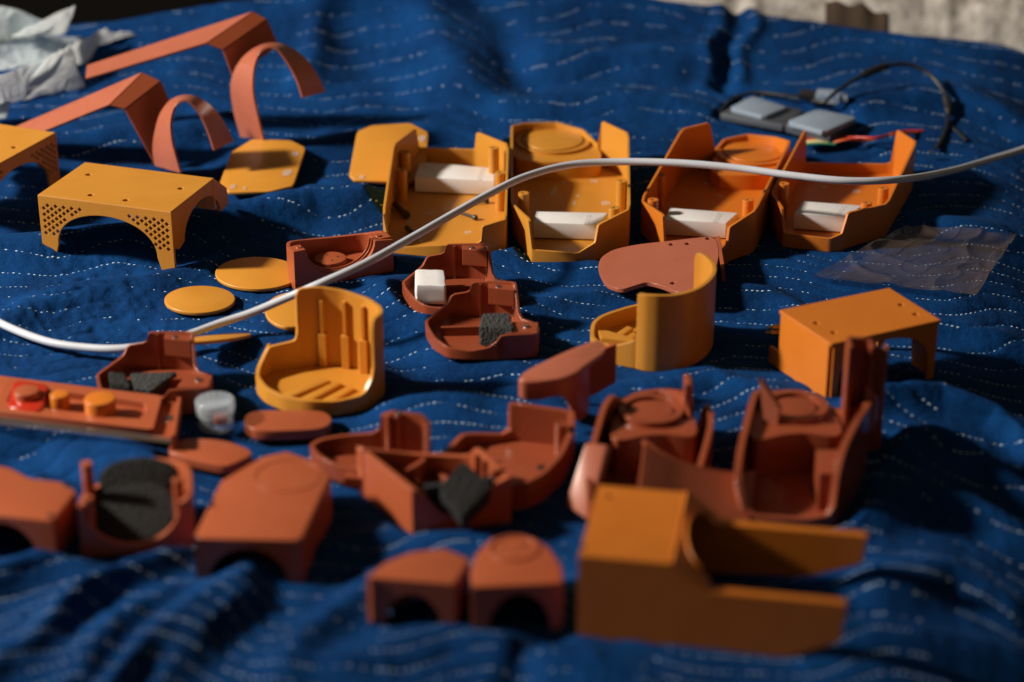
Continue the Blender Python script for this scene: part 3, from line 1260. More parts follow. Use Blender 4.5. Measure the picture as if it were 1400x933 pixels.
# ------------------------------------------------------------------ thin plates and discs
def px_plate(name, label, cat, pts, th, mat_, tilt=0.0, lift=0.0, ty=0.0, group=None, rnd=(1, .12), holes=(), thing=False):
    cx = sum(p[0] for p in pts) / len(pts)
    cy = sum(p[1] for p in pts) / len(pts)
    f_ = Fr(S(cx, cy, lift), 0, tilt, ty)
    pl = chaikin([f_.q(a, b_, th) for a, b_ in pts], *rnd)
    if holes:
        hs = [circ(*f_.q(a, b_, th), r_, n=14) for a, b_, r_ in holes]
        bm_ = bm_plate(pl, hs, th)
    else:
        bm_ = bm_dome(pl, 0, th, 0.7, 3)
    return single(name, label, cat, f_, bm_, mat_, group), f_


def ell(cx, cy, w_, h_, n=40, rot=0.0):
    return [(cx + w_ / 2 * math.cos(a) * math.cos(rot) - h_ / 2 * math.sin(a) * math.sin(rot),
             cy + w_ / 2 * math.cos(a) * math.sin(rot) + h_ / 2 * math.sin(a) * math.cos(rot)) for a in [2 * math.pi * i / n for i in range(n)]]


DG = 'orange discs on the blanket'
px_plate('disc', 'larger orange disc tucked beside the half ring housing', 'disc', ell(352, 373, 116, 44), 3, M['orange'], 0.02, 4, group=DG)
px_plate('disc', 'orange disc lying alone in front of the larger disc', 'disc', ell(273, 409, 97, 37, rot=-.02), 3, M['orange'], 0.0, 3, group=DG)
px_plate('disc', 'orange disc half hidden behind the tall curved cup', 'disc', ell(404, 424, 84, 50), 3, M['orange'], 0.10, 5, group=DG)
px_plate('disc', 'orange disc seen almost edge on beside the white cable', 'disc', ell(296, 461, 96, 8, rot=-.1), 2.6, M['orange'], -0.30, 5, group=DG)

PG = 'orange chamfered lids'


def lid(label, pts, tilt, lift, bits):
    cx = sum(p[0] for p in pts) / len(pts)
    cy = sum(p[1] for p in pts) / len(pts)
    f_ = Fr(S(cx, cy, lift), 0, tilt, 0)
    T = Thing('chamfered_lid', label, 'lid', f_, PG)
    T.part('plate', bm_dome(chaikin([f_.q(a, b_, 3) for a, b_ in pts], 1, .07), 0, 3, .6, 3), M['orange'])
    for a, b_, s_ in bits:
        x, y = f_.q(a, b_, 3)
        T.part('tape_scrap', bm_prism([(x + s_ * random.uniform(.5, 1) * math.cos(k), y + s_ * 1.5 * random.uniform(.5, 1) * math.sin(k)) for k in range(6)], 3.1, 3.9), M['tape'])


lid('orange lid with chamfered corners and tape scraps under the strap loop',
    [(345, 190), (398, 192), (418, 202), (401, 254), (368, 262), (313, 263), (300, 251), (316, 208)], 0.16, 10,
    ((403, 212, 5), (393, 237, 6), (319, 256, 4), (335, 258, 2)))
lid('orange chamfered lid behind the leftmost open housing',
    [(488, 180), (508, 171), (561, 168), (586, 181), (580, 240), (560, 249), (485, 247), (477, 239)], 0.30, 16,
    ((577, 190, 5), (495, 243, 3)))

# paddle plate
f_ = Fr(S(900, 372, 14), 0, 0.04, -0.13)
T = Thing('paddle_plate', 'flat terracotta paddle with four holes resting behind the curved orange cup', 'bracket', f_)
pl = [(817, 369), (821, 353), (838, 342), (870, 335), (925, 329), (978, 323), (984, 345), (978, 372), (960, 398), (930, 402), (905, 391), (885, 386), (868, 391), (850, 397), (828, 390)]
pl = chaikin([f_.q(a, b_, 3) for a, b_ in pl], 2, .2)
T.part('paddle', bm_plate(pl, [circ(*f_.q(a, b_, 3), 2.3, n=16) for a, b_ in ((918, 335), (940, 334), (968, 327), (920, 388))], 3.4), M['terra_lit'])
a = f_.q(979, 324, 3)
b_ = f_.q(985, 362, 3)
T.part('flange', bm_prism([a, (a[0] + 3, a[1]), (b_[0] + 3, b_[1]), b_], -14, 3.2), M['terra'])

# ------------------------------------------------------------------ half ring housing
fh = fr2((404, 398), (528, 373), 0)
T = Thing('half_ring_housing', 'terracotta half ring housing with a round pad, right of the larger disc', 'plastic housing', fh)
W_ = fh.q(528, 362)[0]
H_ = fh.h(404, 388, 334)
x0, r_ = W_ * .47, W_ * .34
front = [(0, 0), (W_, 0), (W_, H_ * .80)]
front += [(W_ * .82, H_ * .86)]
for i in range(0, 21):
    a_ = -i / 20 * math.pi
    front.append((x0 + r_ * math.cos(a_) * 1.02, H_ * .86 + H_ * .66 * math.sin(a_)))
front += [(x0 - r_ * 1.04, H_ * .98), (0, H_ * .98)]
T.part('front_panel', upright(bm_plate(front, [], 3.5), 0, 3.5, 10, 3.5), M['terra'])
dp = 46
for k, (dy, ds) in enumerate(((5.2, 0.97), (7.6, .93))):
    arc = [(x0 + r_ * ds * math.cos(-i / 20 * math.pi), H_ * .86 + H_ * .62 * ds * math.sin(-i / 20 * math.pi)) for i in range(21)]
    arc2 = [(x0 + r_ * 1.16 * math.cos(-i / 20 * math.pi), H_ * .86 + H_ * .70 * 1.12 * math.sin(-i / 20 * math.pi)) for i in range(20, -1, -1)]
    T.part('inner_rib', upright(bm_plate(arc + arc2, [], 1.3), 0, dy, 10, dy), M['terra'])
T.part('wall', bm_wall(chaikin([(W_, 3.4, 0, H_ * .85), (W_, 20, 0, H_ * .84), (W_ * .9, dp - 8, 0, H_ * .62), (W_ * .6, dp, 0, H_ * .58), (W_ * .3, dp - 2, 0, H_ * .68), (W_ * .08, dp - 14, 0, H_ * .86), (0, 16, 0, H_ * .9), (0, 3.4, 0, H_ * .97)], 2, .2, False), 3.0, False), M['terra'])
T.part('floor_panel', bm_prism([(1, 3), (W_ - 1, 3), (W_ - 2, 22), (W_ * .85, dp - 6), (W_ * .3, dp - 4), (2, 20)], 2, 6), M['terra'])
cx, cy = x0, 23
pd = T.part('round_pad', bm_dome(circ(cx, cy, 13, n=40), 5, 12, .8), M['terra'])
for dx, dy in ((-7, 1), (0, 6), (6, -1), (-1, -6)):
    T.part('screw_hole', bm_prism(circ(cx + dx, cy + dy, .9, n=12), 11.8, 12.15), M['black'], parent=pd)
for xx in (3, W_ - 14):
    T.part('corner_post', [bm_box(xx if xx > 5 else 0.3, 3.2, 0, xx + (13.7 if xx > 5 else 8), 14, H_ * (.85 if xx > 5 else .95)), bm_ring(xx + 5, 9, 1, 2.2, H_ * .84, H_ * (.88 if xx > 5 else .97), 14)], M['terra'])

# ------------------------------------------------------------------ stepped joint shells (three alike)
fj = fr2((608, 490), (700, 490))
JP = [(583, 463, 447), (592, 478, 462), (612, 490, 476), (642, 492, 481), (668, 492, 476), (679, 492, 468), (686, 492, 459), (733, 488, 457),
      (738, 478, 449), (734, 466, 442), (712, 458, 434), (707, 446, 390), (704, 440, 385), (667, 437, 385), (646, 437, 385), (642, 437, 398), (618, 438, 402),
      (610, 440, 416), (592, 449, 430), (581, 456, 439)]
JPATH = pxpath(fj, JP)
JCH = chaikin(JPATH, 1, .15)


def joint_shell(fr, label, foam_kind=None, scale=1.0):
    T = Thing('joint_shell', label, 'plastic shell', fr, 'stepped terracotta joint shells')
    T.part('wall', bm_wall(JCH, 2.2), M['terra_shaded'])
    T.part('floor_panel', bm_prism(offset(JCH, .9), .2, 3), M['terra_shaded'])
    a = fj.q(668, 437)
    b_ = fj.q(703, 440)
    hz = JPATH[13][3]
    T.part('column', bm_prism([(a[0], a[1] - 11), (b_[0], b_[1] - 12), (b_[0], b_[1] - 1), (a[0], a[1] - 1)], 18, hz - .4), M['terra_shaded'])
    T.part('rib', bm_prism([(a[0] - 7, a[1] - 4), (a[0] - 5, a[1] - 4), (a[0] - 5, a[1] - 1), (a[0] - 7, a[1] - 1)], 2, hz - 1), M['terra_shaded'])
    c_ = fj.q(712, 478)
    hz2 = JPATH[7][3]
    T.part('ledge', bm_prism([(c_[0] - 10, c_[1] - 10), (c_[0] + 12, c_[1] - 9), (c_[0] + 13, c_[1] + 9), (c_[0] - 6, c_[1] + 10)], 2, hz2 - .5), M['terra_shaded'])
    T.part('threaded_insert', bm_ring(c_[0] + 4, c_[1] + 1, 1, 2.2, hz2 - 3, hz2 + .6, 14), M['steel'])
    T.part('threaded_insert', bm_ring(b_[0] - 12, b_[1] - 5, 1, 2.0, hz - 3, hz + .3, 14), M['steel'])
    q_ = fj.q(625, 465)
    T.part('divider', bm_prism([(q_[0] - 12, q_[1]), (q_[0] + 50, q_[1] + 4), (q_[0] + 50, q_[1] + 7), (q_[0] - 12, q_[1] + 3)], 2, 10), M['terra_shaded'])
    return T


joint_shell(fj, 'stepped terracotta joint shell holding a block of grey foam')
fja = Fr(S(578, 433, 0, False), 0.04)
joint_shell(fja, 'stepped terracotta joint shell holding a white cube')
fjc = Fr(S(152, 567, 0, False), 0.02)
joint_shell(fjc, 'stepped terracotta joint shell with black foam behind the knob tray')


def foam(name, label, corners, hh, z, mat_, fr, cat='foam', group=None, tilt=0.0):
    """corners: top face in the picture, at height z + hh over the frame"""
    f_ = Fr(P(corners[0][0], corners[0][1], fr.o.z + z + hh), 0, tilt)
    f_.o = f_.o - f_.M.col[2] * hh
    pl = [f_.q(a, b_, hh) for a, b_ in corners]
    bm_ = bm_dome(chaikin(pl, 1, .06), 0, hh, 1.0, 2)
    bmesh.ops.triangulate(bm_, faces=[f for f in bm_.faces if len(f.verts) > 4])
    bmesh.ops.subdivide_edges(bm_, edges=[e for e in bm_.edges if e.calc_length() > 3], cuts=3, use_grid_fill=True)
    for v in bm_.verts:
        n3 = noise.noise_vector(v.co / 5)
        v.co += n3 * 0.5
    return single(name, label, cat, f_, bm_, mat_, group)


foam('foam_block', 'grey foam block in the middle joint shell', [(655, 446), (702, 450), (697, 428), (660, 428)], 16, 5, M['foam_grey'], fj)
foam('white_cube', 'small white cube resting in the rear joint shell', [(567, 390), (610, 391), (607, 369), (568, 368)], 16, 5, M['white'], fja, 'cube')
foam('foam_block', 'dark foam block at the left inside the shell behind the knob tray', [(150, 524), (178, 528), (170, 510), (148, 508)], 8, 6, M['foam'], fjc)
foam('foam_block', 'grey foam strip at the right inside the shell behind the knob tray', [(182, 532), (206, 534), (243, 508), (178, 510)], 7, 5, M['foam_grey'], fjc)

# ------------------------------------------------------------------ curved cups
fu = fr2((387, 562), (459, 569))
T = Thing('curved_cup', 'tall open orange cup with ribbed inside facing the camera', 'plastic cup', fu, 'curved orange cups')
CP = [(514, 553, 438), (513.6, 553.4, 512), (499, 561, 541), (459, 569, 550), (420, 569, 549), (387, 562, 543), (362, 551, 531), (350, 537, 515),
      (352, 525, 502), (364, 515, 478), (369, 513, 473), (404, 507, 465), (407, 506.6, 458), (408, 506, 394), (441, 503, 391), (474, 505, 396), (508, 514, 407), (525, 526, 419), (527, 538, 428)]
pth = pxpath(fu, CP)
# round only the outline, keep the sharp steps
pth2 = []
for i, p in enumerate(pth):
    pth2.append(p)
pth = chaikin(pth2, 2, .16)
T.part('wall', bm_wall(pth, 3.0), M['orange'])
T.part('floor_panel', bm_prism(offset(pth, 1), .3, 4), M['orange'])
# floor slats
for i, (a, b_, c_, d_) in enumerate((((372, 545), (440, 518), (452, 521), (384, 549)), ((397, 551), (458, 522), (468, 525), (414, 554)), ((425, 555), (477, 528), (485, 532), (444, 556)), ((455, 556), (490, 536), (496, 541), (470, 556)))):
    T.part('floor_slat', bm_dome([fu.q(*k, 6) for k in (a, b_, c_, d_)], 3, 6.5, .6, 2), M['orange'])
zt = fu.h(441, 503, 396)
back = offset(pth, 3.6)


def along_back(px):
    # point on the inner outline of the back wall nearest the given image column
    best = None
    for (x, y), p in zip(back, pth):
        if p[3] < zt * .8:
            continue
        w3 = fu.o + fu.M @ Vector((x, y, 40)) - CAMV
        xp = CX + FPX * w3.x / FWD.dot(w3)
        if best is None or abs(xp - px) < best[0]:
            best = (abs(xp - px), x, y)
    return best[1:]


for px in (441, 472, 496):
    x, y = along_back(px)
    T.part('wall_rib', [bm_box(x - 1.2, y - 2.5, 3, x + 1.2, y + 3, zt - 6), bm_box(x - 2.8, y - 3.6, 3, x + 2.8, y + 3, zt * .48)], M['orange'])
x, y = along_back(420)
T.part('wall_rib', bm_box(x - 26, y - 10, 3, x - 24, y - 4, 22), M['orange'])

fv = fr2((838, 496), (912, 508))
T = Thing('curved_cup', 'tall orange cup turned away, its smooth shaded back to the right', 'plastic cup', fv, 'curved orange cups')
CP = [(869, 504, 402), (869.3, 504.4, 402), (880, 507.5, 404), (896, 509, 405), (914, 508, 405), (932, 505, 402), (950, 498, 396), (964, 489, 387), (973, 478, 377), (976, 468, 368), (972, 458, 357), (960, 450, 347), (948, 446, 344),
      (947, 446, 410), (905, 441, 412), (866, 444, 416), (822, 458, 430), (808, 469, 441), (806, 480, 460), (815, 489, 468), (838, 498, 474), (862, 503, 468), (868.6, 504, 464)]
pth = pxpath(fv, CP)
pth = chaikin(pth, 2, .2)
T.part('wall', bm_wall(pth, 3.0), M['orange'])
T.part('floor_panel', bm_prism(offset(pth, 1), .3, 5), M['orange'])
for a, b_, c_, d_ in (((822, 470), (858, 447), (866, 450), (832, 473)), ((838, 474), (866, 455), (872, 460), (850, 476))):
    T.part('floor_slat', bm_dome([fv.q(*k, 9) for k in (a, b_, c_, d_)], 4, 10, .6, 2), M['orange'])
x, y = fv.q(836, 468, 14)
T.part('brace', bm_prism([fv.q(a, b_, 14) for a, b_ in ((818, 452), (830, 452), (866, 462), (866, 468), (822, 462))], 3, 14), M['orange'])


# ------------------------------------------------------------------ arched boxes
def arched(name, label, cat, fr, foot, H, arches, mat_, group=None, top_scale=1, t=3.4, rnd=(1, .07), extra=None, topz=None):
    """foot: local polygon, first edge is the front. arches: {edge index: (from, to, height fraction)}"""
    T = Thing(name, label, cat, fr, group)
    N = len(foot)
    for i in range(N):
        a, b_ = Vector(foot[i]), Vector(foot[(i + 1) % N])
        Ln = (b_ - a).length
        H0 = H if topz is None else topz[i]
        H1 = H if topz is None else topz[(i + 1) % N]
        if i in arches:
            f0, f1, hf = arches[i]
            pts = [(0, 0), (Ln * f0, 0)]
            c_, rr = Ln * (f0 + f1) / 2, Ln * (f1 - f0) / 2
            for k in range(1, 24):
                a_ = math.pi - math.pi * k / 24
                pts.append((c_ + rr * math.cos(a_), H * hf * math.sin(a_)))
            pts += [(Ln * f1, 0), (Ln, 0), (Ln, H1 - .4), (0, H0 - .4)]
        else:
            pts = [(0.2, 0), (Ln - .2, 0), (Ln - .2, H1 - .4), (.2, H0 - .4)]
        nm = 'arched_panel' if i in arches else 'side_panel'
        n2 = Vector((-(b_ - a).y, (b_ - a).x)).normalized() * t
        T.part(nm, upright(bm_plate(pts, [], t), a.x + n2.x, a.y + n2.y, b_.x + n2.x, b_.y + n2.y), mat_)
    if topz is None:
        T.part('top_panel', bm_dome(offset(chaikin(foot, 1, .05), .3), H - t, H, 1.0, 3), mat_)
    else:
        bm_ = bmesh.new()
        hi = [bm_.verts.new((p[0], p[1], z)) for p, z in zip(foot, topz)]
        lo = [bm_.verts.new((p[0], p[1], z - t)) for p, z in zip(foot, topz)]
        bm_.faces.new(hi)
        bm_.faces.new(lo[::-1])
        for i in range(N):
            j = (i + 1) % N
            bm_.faces.new((lo[i], lo[j], hi[j], hi[i]))
        bmesh.ops.recalc_face_normals(bm_, faces=bm_.faces)
        T.part('top_panel', bm_, mat_)
    return T


AG = 'terracotta arched caps'
# big terracotta cap with round pad
fk = fr2((267, 797), (425, 800), -2)
H_ = fk.h(267, 797, 736)
foot = [fk.q(a, b_, H_) for a, b_ in ((264, 736), (412, 739), (452, 650), (440, 634), (392, 617), (360, 624), (303, 657))]
T = arched('arched_housing', 'large terracotta cap with an arch below and a faint round pad on top', 'plastic housing', fk, foot, H_, {0: (.12, .86, .78)}, M['terra'])
cx, cy = fk.q(393, 651, H_)
T.part('round_pad', bm_ring(cx, cy, 20.5, 21.3, H_ - .3, H_ + .35, 56), M['terra'])

# left block cut by the frame
fl_ = fr2((-40, 766), (70, 768), -2)
H_ = fl_.h(70, 768, 712)
foot = [fl_.q(a, b_, H_) for a, b_ in ((-50, 700), (72, 713), (104, 672), (84, 659), (41, 654), (14, 640), (-50, 625))]
T = arched('arched_housing', 'terracotta cap with an arch, cut off by the left edge', 'plastic housing', fl_, foot, H_, {0: (.06, .80, .82)}, M['terra'])
for a in ((91, 664), (69, 705)):
    x, y = fl_.q(*a, H_)
    T.part('screw_recess', bm_prism(circ(x, y, 2.2, n=14), H_ - .4, H_ + .15), M['black'])

# two small caps at the front
fm = fr2((501, 849), (612, 861), 0)
H_ = fm.h(501, 849, 788)
foot = [fm.q(a, b_, H_) for a, b_ in ((501, 789), (622, 799), (643, 764), (606, 749), (561, 755), (528, 768))]
arched('arched_housing', 'small terracotta arched cap, left one of the front pair', 'plastic housing', fm, foot, H_, {0: (.20, .84, .70)}, M['terra'], AG)
fn = fr2((649, 866), (771, 859), 0)
H_ = fn.h(649, 866, 803)
foot = [fn.q(a, b_, H_) for a, b_ in ((645, 803), (770, 797), (768, 775), (752, 750), (732, 736), (704, 730), (672, 736), (650, 758), (643, 782))]
T = arched('arched_housing', 'small terracotta arched cap with a round recess on top, right one of the front pair', 'plastic housing', fn, foot, H_, {0: (.18, .86, .80)}, M['terra'], AG)
cx, cy = fn.q(703, 750, H_)
pd = T.part('round_recess', bm_ring(cx, cy, 13.5, 15, H_ - .2, H_ + .9, 40), M['terra'])
for dx in (-6, 0, 6):
    T.part('screw_hole', bm_prism(circ(cx + dx, cy + (2 if dx else -4), 1.2, n=12), H_, H_ + .2), M['black'], parent=pd)

# terracotta pill and oval
px_plate('end_piece', 'rounded terracotta bar in front of the tall open cup', 'bar', [(333, 580), (335, 567), (350, 561), (440, 560), (455, 571), (450, 582), (435, 587), (352, 590)], 8, M['terra'], 0, 4, rnd=(2, .22))
px_plate('end_piece', 'terracotta oval lid behind the foam filled housing', 'lid', [(228, 618), (234, 605), (256, 599), (304, 601), (340, 613), (346, 622), (320, 634), (308, 638), (270, 630)], 7, M['terra'], 0.05, 6, rnd=(2, .22))

# ------------------------------------------------------------------ open housing with foam at the left
fo = fr2((112, 762), (268, 752), -2)
T = Thing('foam_housing', 'terracotta housing with a round front cut-out, lined with black foam', 'plastic housing', fo)
W_ = fo.q(268, 752)[0]
H_ = fo.h(112, 762, 694)
cxl = W_ * .47
pts = [(0, 0), (W_, 0), (W_, H_ * 1.15), (cxl + 33, H_ * 1.02)]
for k in range(0, 25):
    a_ = -math.pi * k / 24
    pts.append((cxl + 29 * math.cos(a_), H_ * .95 + (H_ * .78) * math.sin(a_)))
pts += [(cxl - 31, H_ * .98), (0, H_)]
T.part('front_panel', upright(bm_plate(pts, [], 4), 0, 4, 10, 4), M['terra'])
dp = 62
pw = chaikin([(W_, 4, 0, H_ * 1.13), (W_, dp * .5, 0, H_ * 1.1), (W_ * .92, dp * .85, 0, H_ * 1.0), (W_ * .62, dp * 1.02, 0, H_ * .95),
              (W_ * .34, dp, 0, H_ * .9), (W_ * .2, dp * .9, 0, H_ * .66), (W_ * .07, dp * .82, 0, H_ * .60), (0, dp * .6, 0, H_ * .68), (0, 4, 0, H_ * .98)], 2, .2, False)
T.part('wall', bm_wall(pw, 4, False), M['terra'])
T.part('floor_panel', bm_prism([(1, 3), (W_ - 1, 3), (W_ - 2, dp * .6), (W_ * .8, dp - 5), (W_ * .3, dp - 5), (2, dp * .6)], 1, 4), M['terra'])
x, y = fo.q(124, 700)
T.part('corner_post', bm_post(4.5, dp * .62, 3.6, 2, H_ * 1.28), M['terra'])
T.part('corner_post', bm_post(W_ - 9, 18, 3.4, 2, H_ * 1.16, 1.2), M['terra'])
T.part('corner_post', bm_post(6, 9, 3.4, 2, H_ * 1.04, 1.2), M['terra'])
f2_ = Fr(fo.o + fo.M @ Vector((cxl, 30, 8)), 0.1, 0.5)
single('foam_pad', 'round black foam pad leaning inside the terracotta housing on the left', 'foam', f2_, bm_dome(circ(0, 0, 27, 24, n=40), -5, 9, 3, 3), M['foam'])
f2_ = Fr(fo.o + fo.M @ Vector((cxl + 2, 50, 26)), 0.15, 1.0)
single('foam_pad', 'black foam pad at the back of the terracotta housing on the left', 'foam', f2_, bm_dome(circ(0, 0, 25, 13, n=40), -3, 5, 2, 3), M['foam'])

# ------------------------------------------------------------------ three shells in the middle front
TG = 'open terracotta shells around the black foam cube'


def shell(label, fr, path, rnd=(1, .15), t=3.0, name='open_shell', group=None, floor_h=3, m_='terra'):
    T = Thing(name, label, 'plastic shell', fr, group)
    pth = chaikin(pxpath(fr, path), *rnd)
    T.part('wall', bm_wall(pth, t), M[m_])
    if floor_h:
        T.part('floor_panel', bm_prism(offset(pth, t * .4), .2, floor_h), M[m_])
    return T, pth


fd = fr2((446, 655), (520, 668), 2)
T, _ = shell('low terracotta shell with an upright ribbed end, left of the black foam cube', fd,
             [(424, 634, 611), (432, 645, 622), (452, 656, 634), (490, 667, 645), (540, 674, 652), (580, 668, 632), (586, 650, 620), (591, 632, 567),
              (524, 626, 560), (520, 626, 590), (470, 624, 594), (440, 624, 599), (426, 628, 606)], (1, .2), group=TG, m_='terra_shaded')
for a in (533, 545):
    x, y = fd.q(a, 632)
    T.part('rib', bm_post(x, y, 2.6, 2, fd.h(a, 632, 567)), M['terra_shaded'])
x, y = fd.q(546, 632)
T.part('threaded_insert', bm_ring(x, y, 1, 2.3, fd.h(546, 632, 568), fd.h(546, 632, 565), 14), M['steel'])
T.part('inner_step', bm_prism([fd.q(a, b_, 8) for a, b_ in ((470, 655), (480, 638), (560, 640), (575, 660))], 2, 9), M['terra_shaded'])

fe = fr2((563, 732), (702, 716), -2)
T, _ = shell('terracotta box shell with a lit left flank, holding the black foam cube', fe,
             [(563, 732, 671), (575, 731, 672), (588, 729, 686), (602, 727, 700), (625, 724, 708), (650, 722, 702), (664, 720, 686), (674, 718, 664), (700, 716, 651),
              (694, 700, 645), (655, 668, 610), (640, 664, 622), (560, 660, 618), (500, 676, 612), (488, 672, 610)], (1, .12), 4.0, group=TG)
x, y = fe.q(676, 700)
T.part('corner_post', bm_post(x, y, 4, 2, fe.h(676, 700, 640)), M['terra'])
for i in range(3):
    a = fe.q(650 + i * 10, 675 + i * 8)
    T.part('rib', bm_box(a[0] - 1, a[1] - 4, 3, a[0] + 1, a[1], 30), M['terra'])
x, y = fe.q(633, 726)
zz = fe.h(633, 726, 667)
f2_ = Fr(fe.o + fe.M @ Vector((x, 0, 0)), math.atan2(fe.M[1][0], fe.M[0][0]))
single('foam_pad', 'black foam lining behind the round cut-out under the tipped foam cube', 'foam', f2_, upright(bm_plate(circ(0, zz + 1, 23, n=30, a0=math.pi * 1.02, a1=math.pi * 1.98, end=True), [], 5), 0, y + 11, 10, y + 11), M['foam'])
foam('foam_cube', 'black foam cube tipped into the front terracotta box shell', [(599, 665), (633, 704), (672, 664), (634, 630)], 20, 16, M['foam'], fe, tilt=0.55)

ff = fr2((620, 690), (716, 697), 0)
T, _ = shell('terracotta bowl shell with a tall square back, right of the black foam cube', ff,
             [(716, 698, 662), (745, 684, 648), (770, 660, 622), (785, 630, 588), (786, 618, 566), (782, 612, 561), (699, 604, 549), (695, 604, 554), (694, 605, 592), (640, 612, 591),
              (628, 618, 594), (606, 640, 618), (592, 655, 632), (598, 672, 650), (640, 690, 668)], (1, .17), 4.0, group=TG, m_='terra_shaded')
T.part('inner_step', bm_prism([ff.q(a, b_, 12) for a, b_ in ((655, 640), (700, 612), (765, 620), (750, 655), (700, 668))], 2, 6), M['terra_shaded'])
x, y = ff.q(742, 640, 6)
T.part('screw_recess', bm_prism(circ(x, y, 4, n=18), 5.6, 6.3), M['black'])
x, y = ff.q(772, 630)
T.part('corner_post', bm_post(x - 3, y, 4, 2, ff.h(772, 630, 580), 1.4), M['terra_shaded'])

# ------------------------------------------------------------------ hooked bracket above the central housing
fg = fr2((717, 560), (790, 590), 0)
T = Thing('hooked_bracket', 'terracotta hooked bracket with painted pale light resting against the back cup', 'bracket', fg)
zt = 42.0
pl = [fg.q(a, b_, zt) for a, b_ in ((709, 518), (713, 511), (724, 503), (770, 481), (816, 463), (828, 470), (830, 480), (800, 500), (790, 509), (770, 517), (740, 521), (716, 521))]
T.part('top_plate', bm_dome(chaikin(pl, 1, .2), zt - 4, zt, 1.5, 3), M['terra_lit'])
ed = [(*fg.q(a, b_, zt), d__) for a, b_, d__ in ((709, 518, 11), (716, 521, 13), (740, 520, 13), (765, 517, 11), (778, 513, 18), (786, 510, 32), (794, 505, 39), (806, 494, 39))]
pth = [(x, y, zt - 2 - d__, zt - 1) for x, y, d__ in ed]
T.part('skirt', bm_wall(chaikin(pth, 2, .22, False), 3, False), M['terra_lit'])
x, y = fg.q(830, 478, zt)
T.part('side_flange', bm_wall(chaikin([(x - 12, y - 18, 4, zt - 3), (x - 4, y - 6, 8, zt - 1), (x + 2, y + 8, 14, zt + 2)], 1, .2, False), 3, False), M['terra'])

# ------------------------------------------------------------------ two cradle housings, centre right and right
KG = 'terracotta cradle housings with ring seats'
fp = fr2((800, 712), (940, 712), -2)
T, _ = shell('terracotta cradle housing with a ring seat, behind the forked bracket', fp,
             [(803, 715, 690), (840, 712, 690), (930, 712, 692), (950, 700, 672), (972, 650, 590), (974, 625, 565), (966, 612, 551), (958, 612, 556), (948, 625, 592), (942, 622, 541), (930, 605, 533),
              (905, 590, 531), (870, 592, 535), (845, 604, 548), (832, 616, 538), (820, 630, 556), (806, 660, 606), (800, 690, 650)], (1, .18), 4.0, group=KG, m_='terra_shaded')
zt = 34
pl = [fp.q(a, b_, zt - 4) for a, b_ in ((832, 606), (838, 566), (868, 545), (915, 544), (948, 562), (956, 600), (900, 592))]
T.part('seat_platform', bm_prism(chaikin(pl, 2, .22), 3, zt - 4), M['terra_shaded'])
cx, cy = fp.q(890, 558, zt)
T.part('ring_seat', bm_ring(cx, cy, 17, 22, zt - 5, zt, 48), M['terra_shaded'])
T.part('round_pad', bm_dome(circ(cx, cy, 15, n=40), zt - 6, zt - 1.5, .8), M['terra_shaded'])
x, y = fp.q(936, 612, 0)
T.part('inner_wall', bm_dome([(x - 4, y - 6), (x + 4, y - 6), (x + 5, y + 14), (x - 3, y + 14)], 2, zt + 2, 1.5, 3), M['terra_shaded'])
x, y = fp.q(938, 560, zt - 4)
T.part('fin', bm_dome([(x - 2, y - 10), (x + 3, y - 10), (x + 3, y + 6), (x - 2, y + 6)], 10, zt + 20, 1.5, 3), M['terra_shaded'])
a_, b_, c_, d_ = [fp.q(*k, z) for k, z in (((803, 713), 0), ((771, 695), 0), ((800, 609), 36), ((830, 613), 36))]
bmw = bmesh.new()
vsx = [bmw.verts.new(v) for v in ((a_[0], a_[1], 0), (b_[0], b_[1], 2), (c_[0], c_[1], 38), (d_[0], d_[1], 38), (a_[0] + 5, a_[1] + 3, 0), (b_[0] + 5, b_[1] + 5, 2), (c_[0] + 6, c_[1] + 3, 36), (d_[0] + 4, d_[1] + 3, 36))]
for f_i in ((0, 1, 2, 3), (7, 6, 5, 4), (0, 4, 5, 1), (1, 5, 6, 2), (2, 6, 7, 3), (3, 7, 4, 0)):
    bmw.faces.new([vsx[i] for i in f_i])
bmesh.ops.recalc_face_normals(bmw, faces=bmw.faces)
bmesh.ops.bevel(bmw, geom=list(bmw.edges), offset=1.5, segments=3, profile=.5, affect='EDGES')
T.part('flared_flank', bmw, M['terra_lit'])

fq = fr2((1020, 725), (1140, 724), -2)
T, _ = shell('terracotta cradle housing with ring seat and tall slotted post, before the arched cover', fq,
             [(1016, 726, 706), (1100, 729, 712), (1138, 726, 704), (1143, 720, 645), (1150, 708, 612), (1168, 680, 575), (1180, 650, 560), (1185, 640, 548), (1150, 625, 560),
              (1130, 602, 555), (1112, 592, 540), (1085, 585, 533), (1050, 588, 534), (1030, 600, 532), (1022, 612, 540), (1004, 680, 612), (1000, 705, 650)], (1, .18), 4.5, group=KG, m_='terra_shaded')
zt = 36
pl = [fq.q(a, b_, zt - 4) for a, b_ in ((1022, 606), (1030, 560), (1060, 540), (1110, 541), (1142, 560), (1156, 600), (1090, 590))]
T.part('seat_platform', bm_prism(chaikin(pl, 2, .22), 3, zt - 4), M['terra_shaded'])
cx, cy = fq.q(1087, 553, zt)
T.part('ring_seat', bm_ring(cx, cy, 17, 22.5, zt - 5, zt, 48), M['terra_shaded'])
T.part('round_pad', bm_dome(circ(cx, cy, 14.5, n=40), zt - 6, zt - 1.5, .8), M['terra_shaded'])
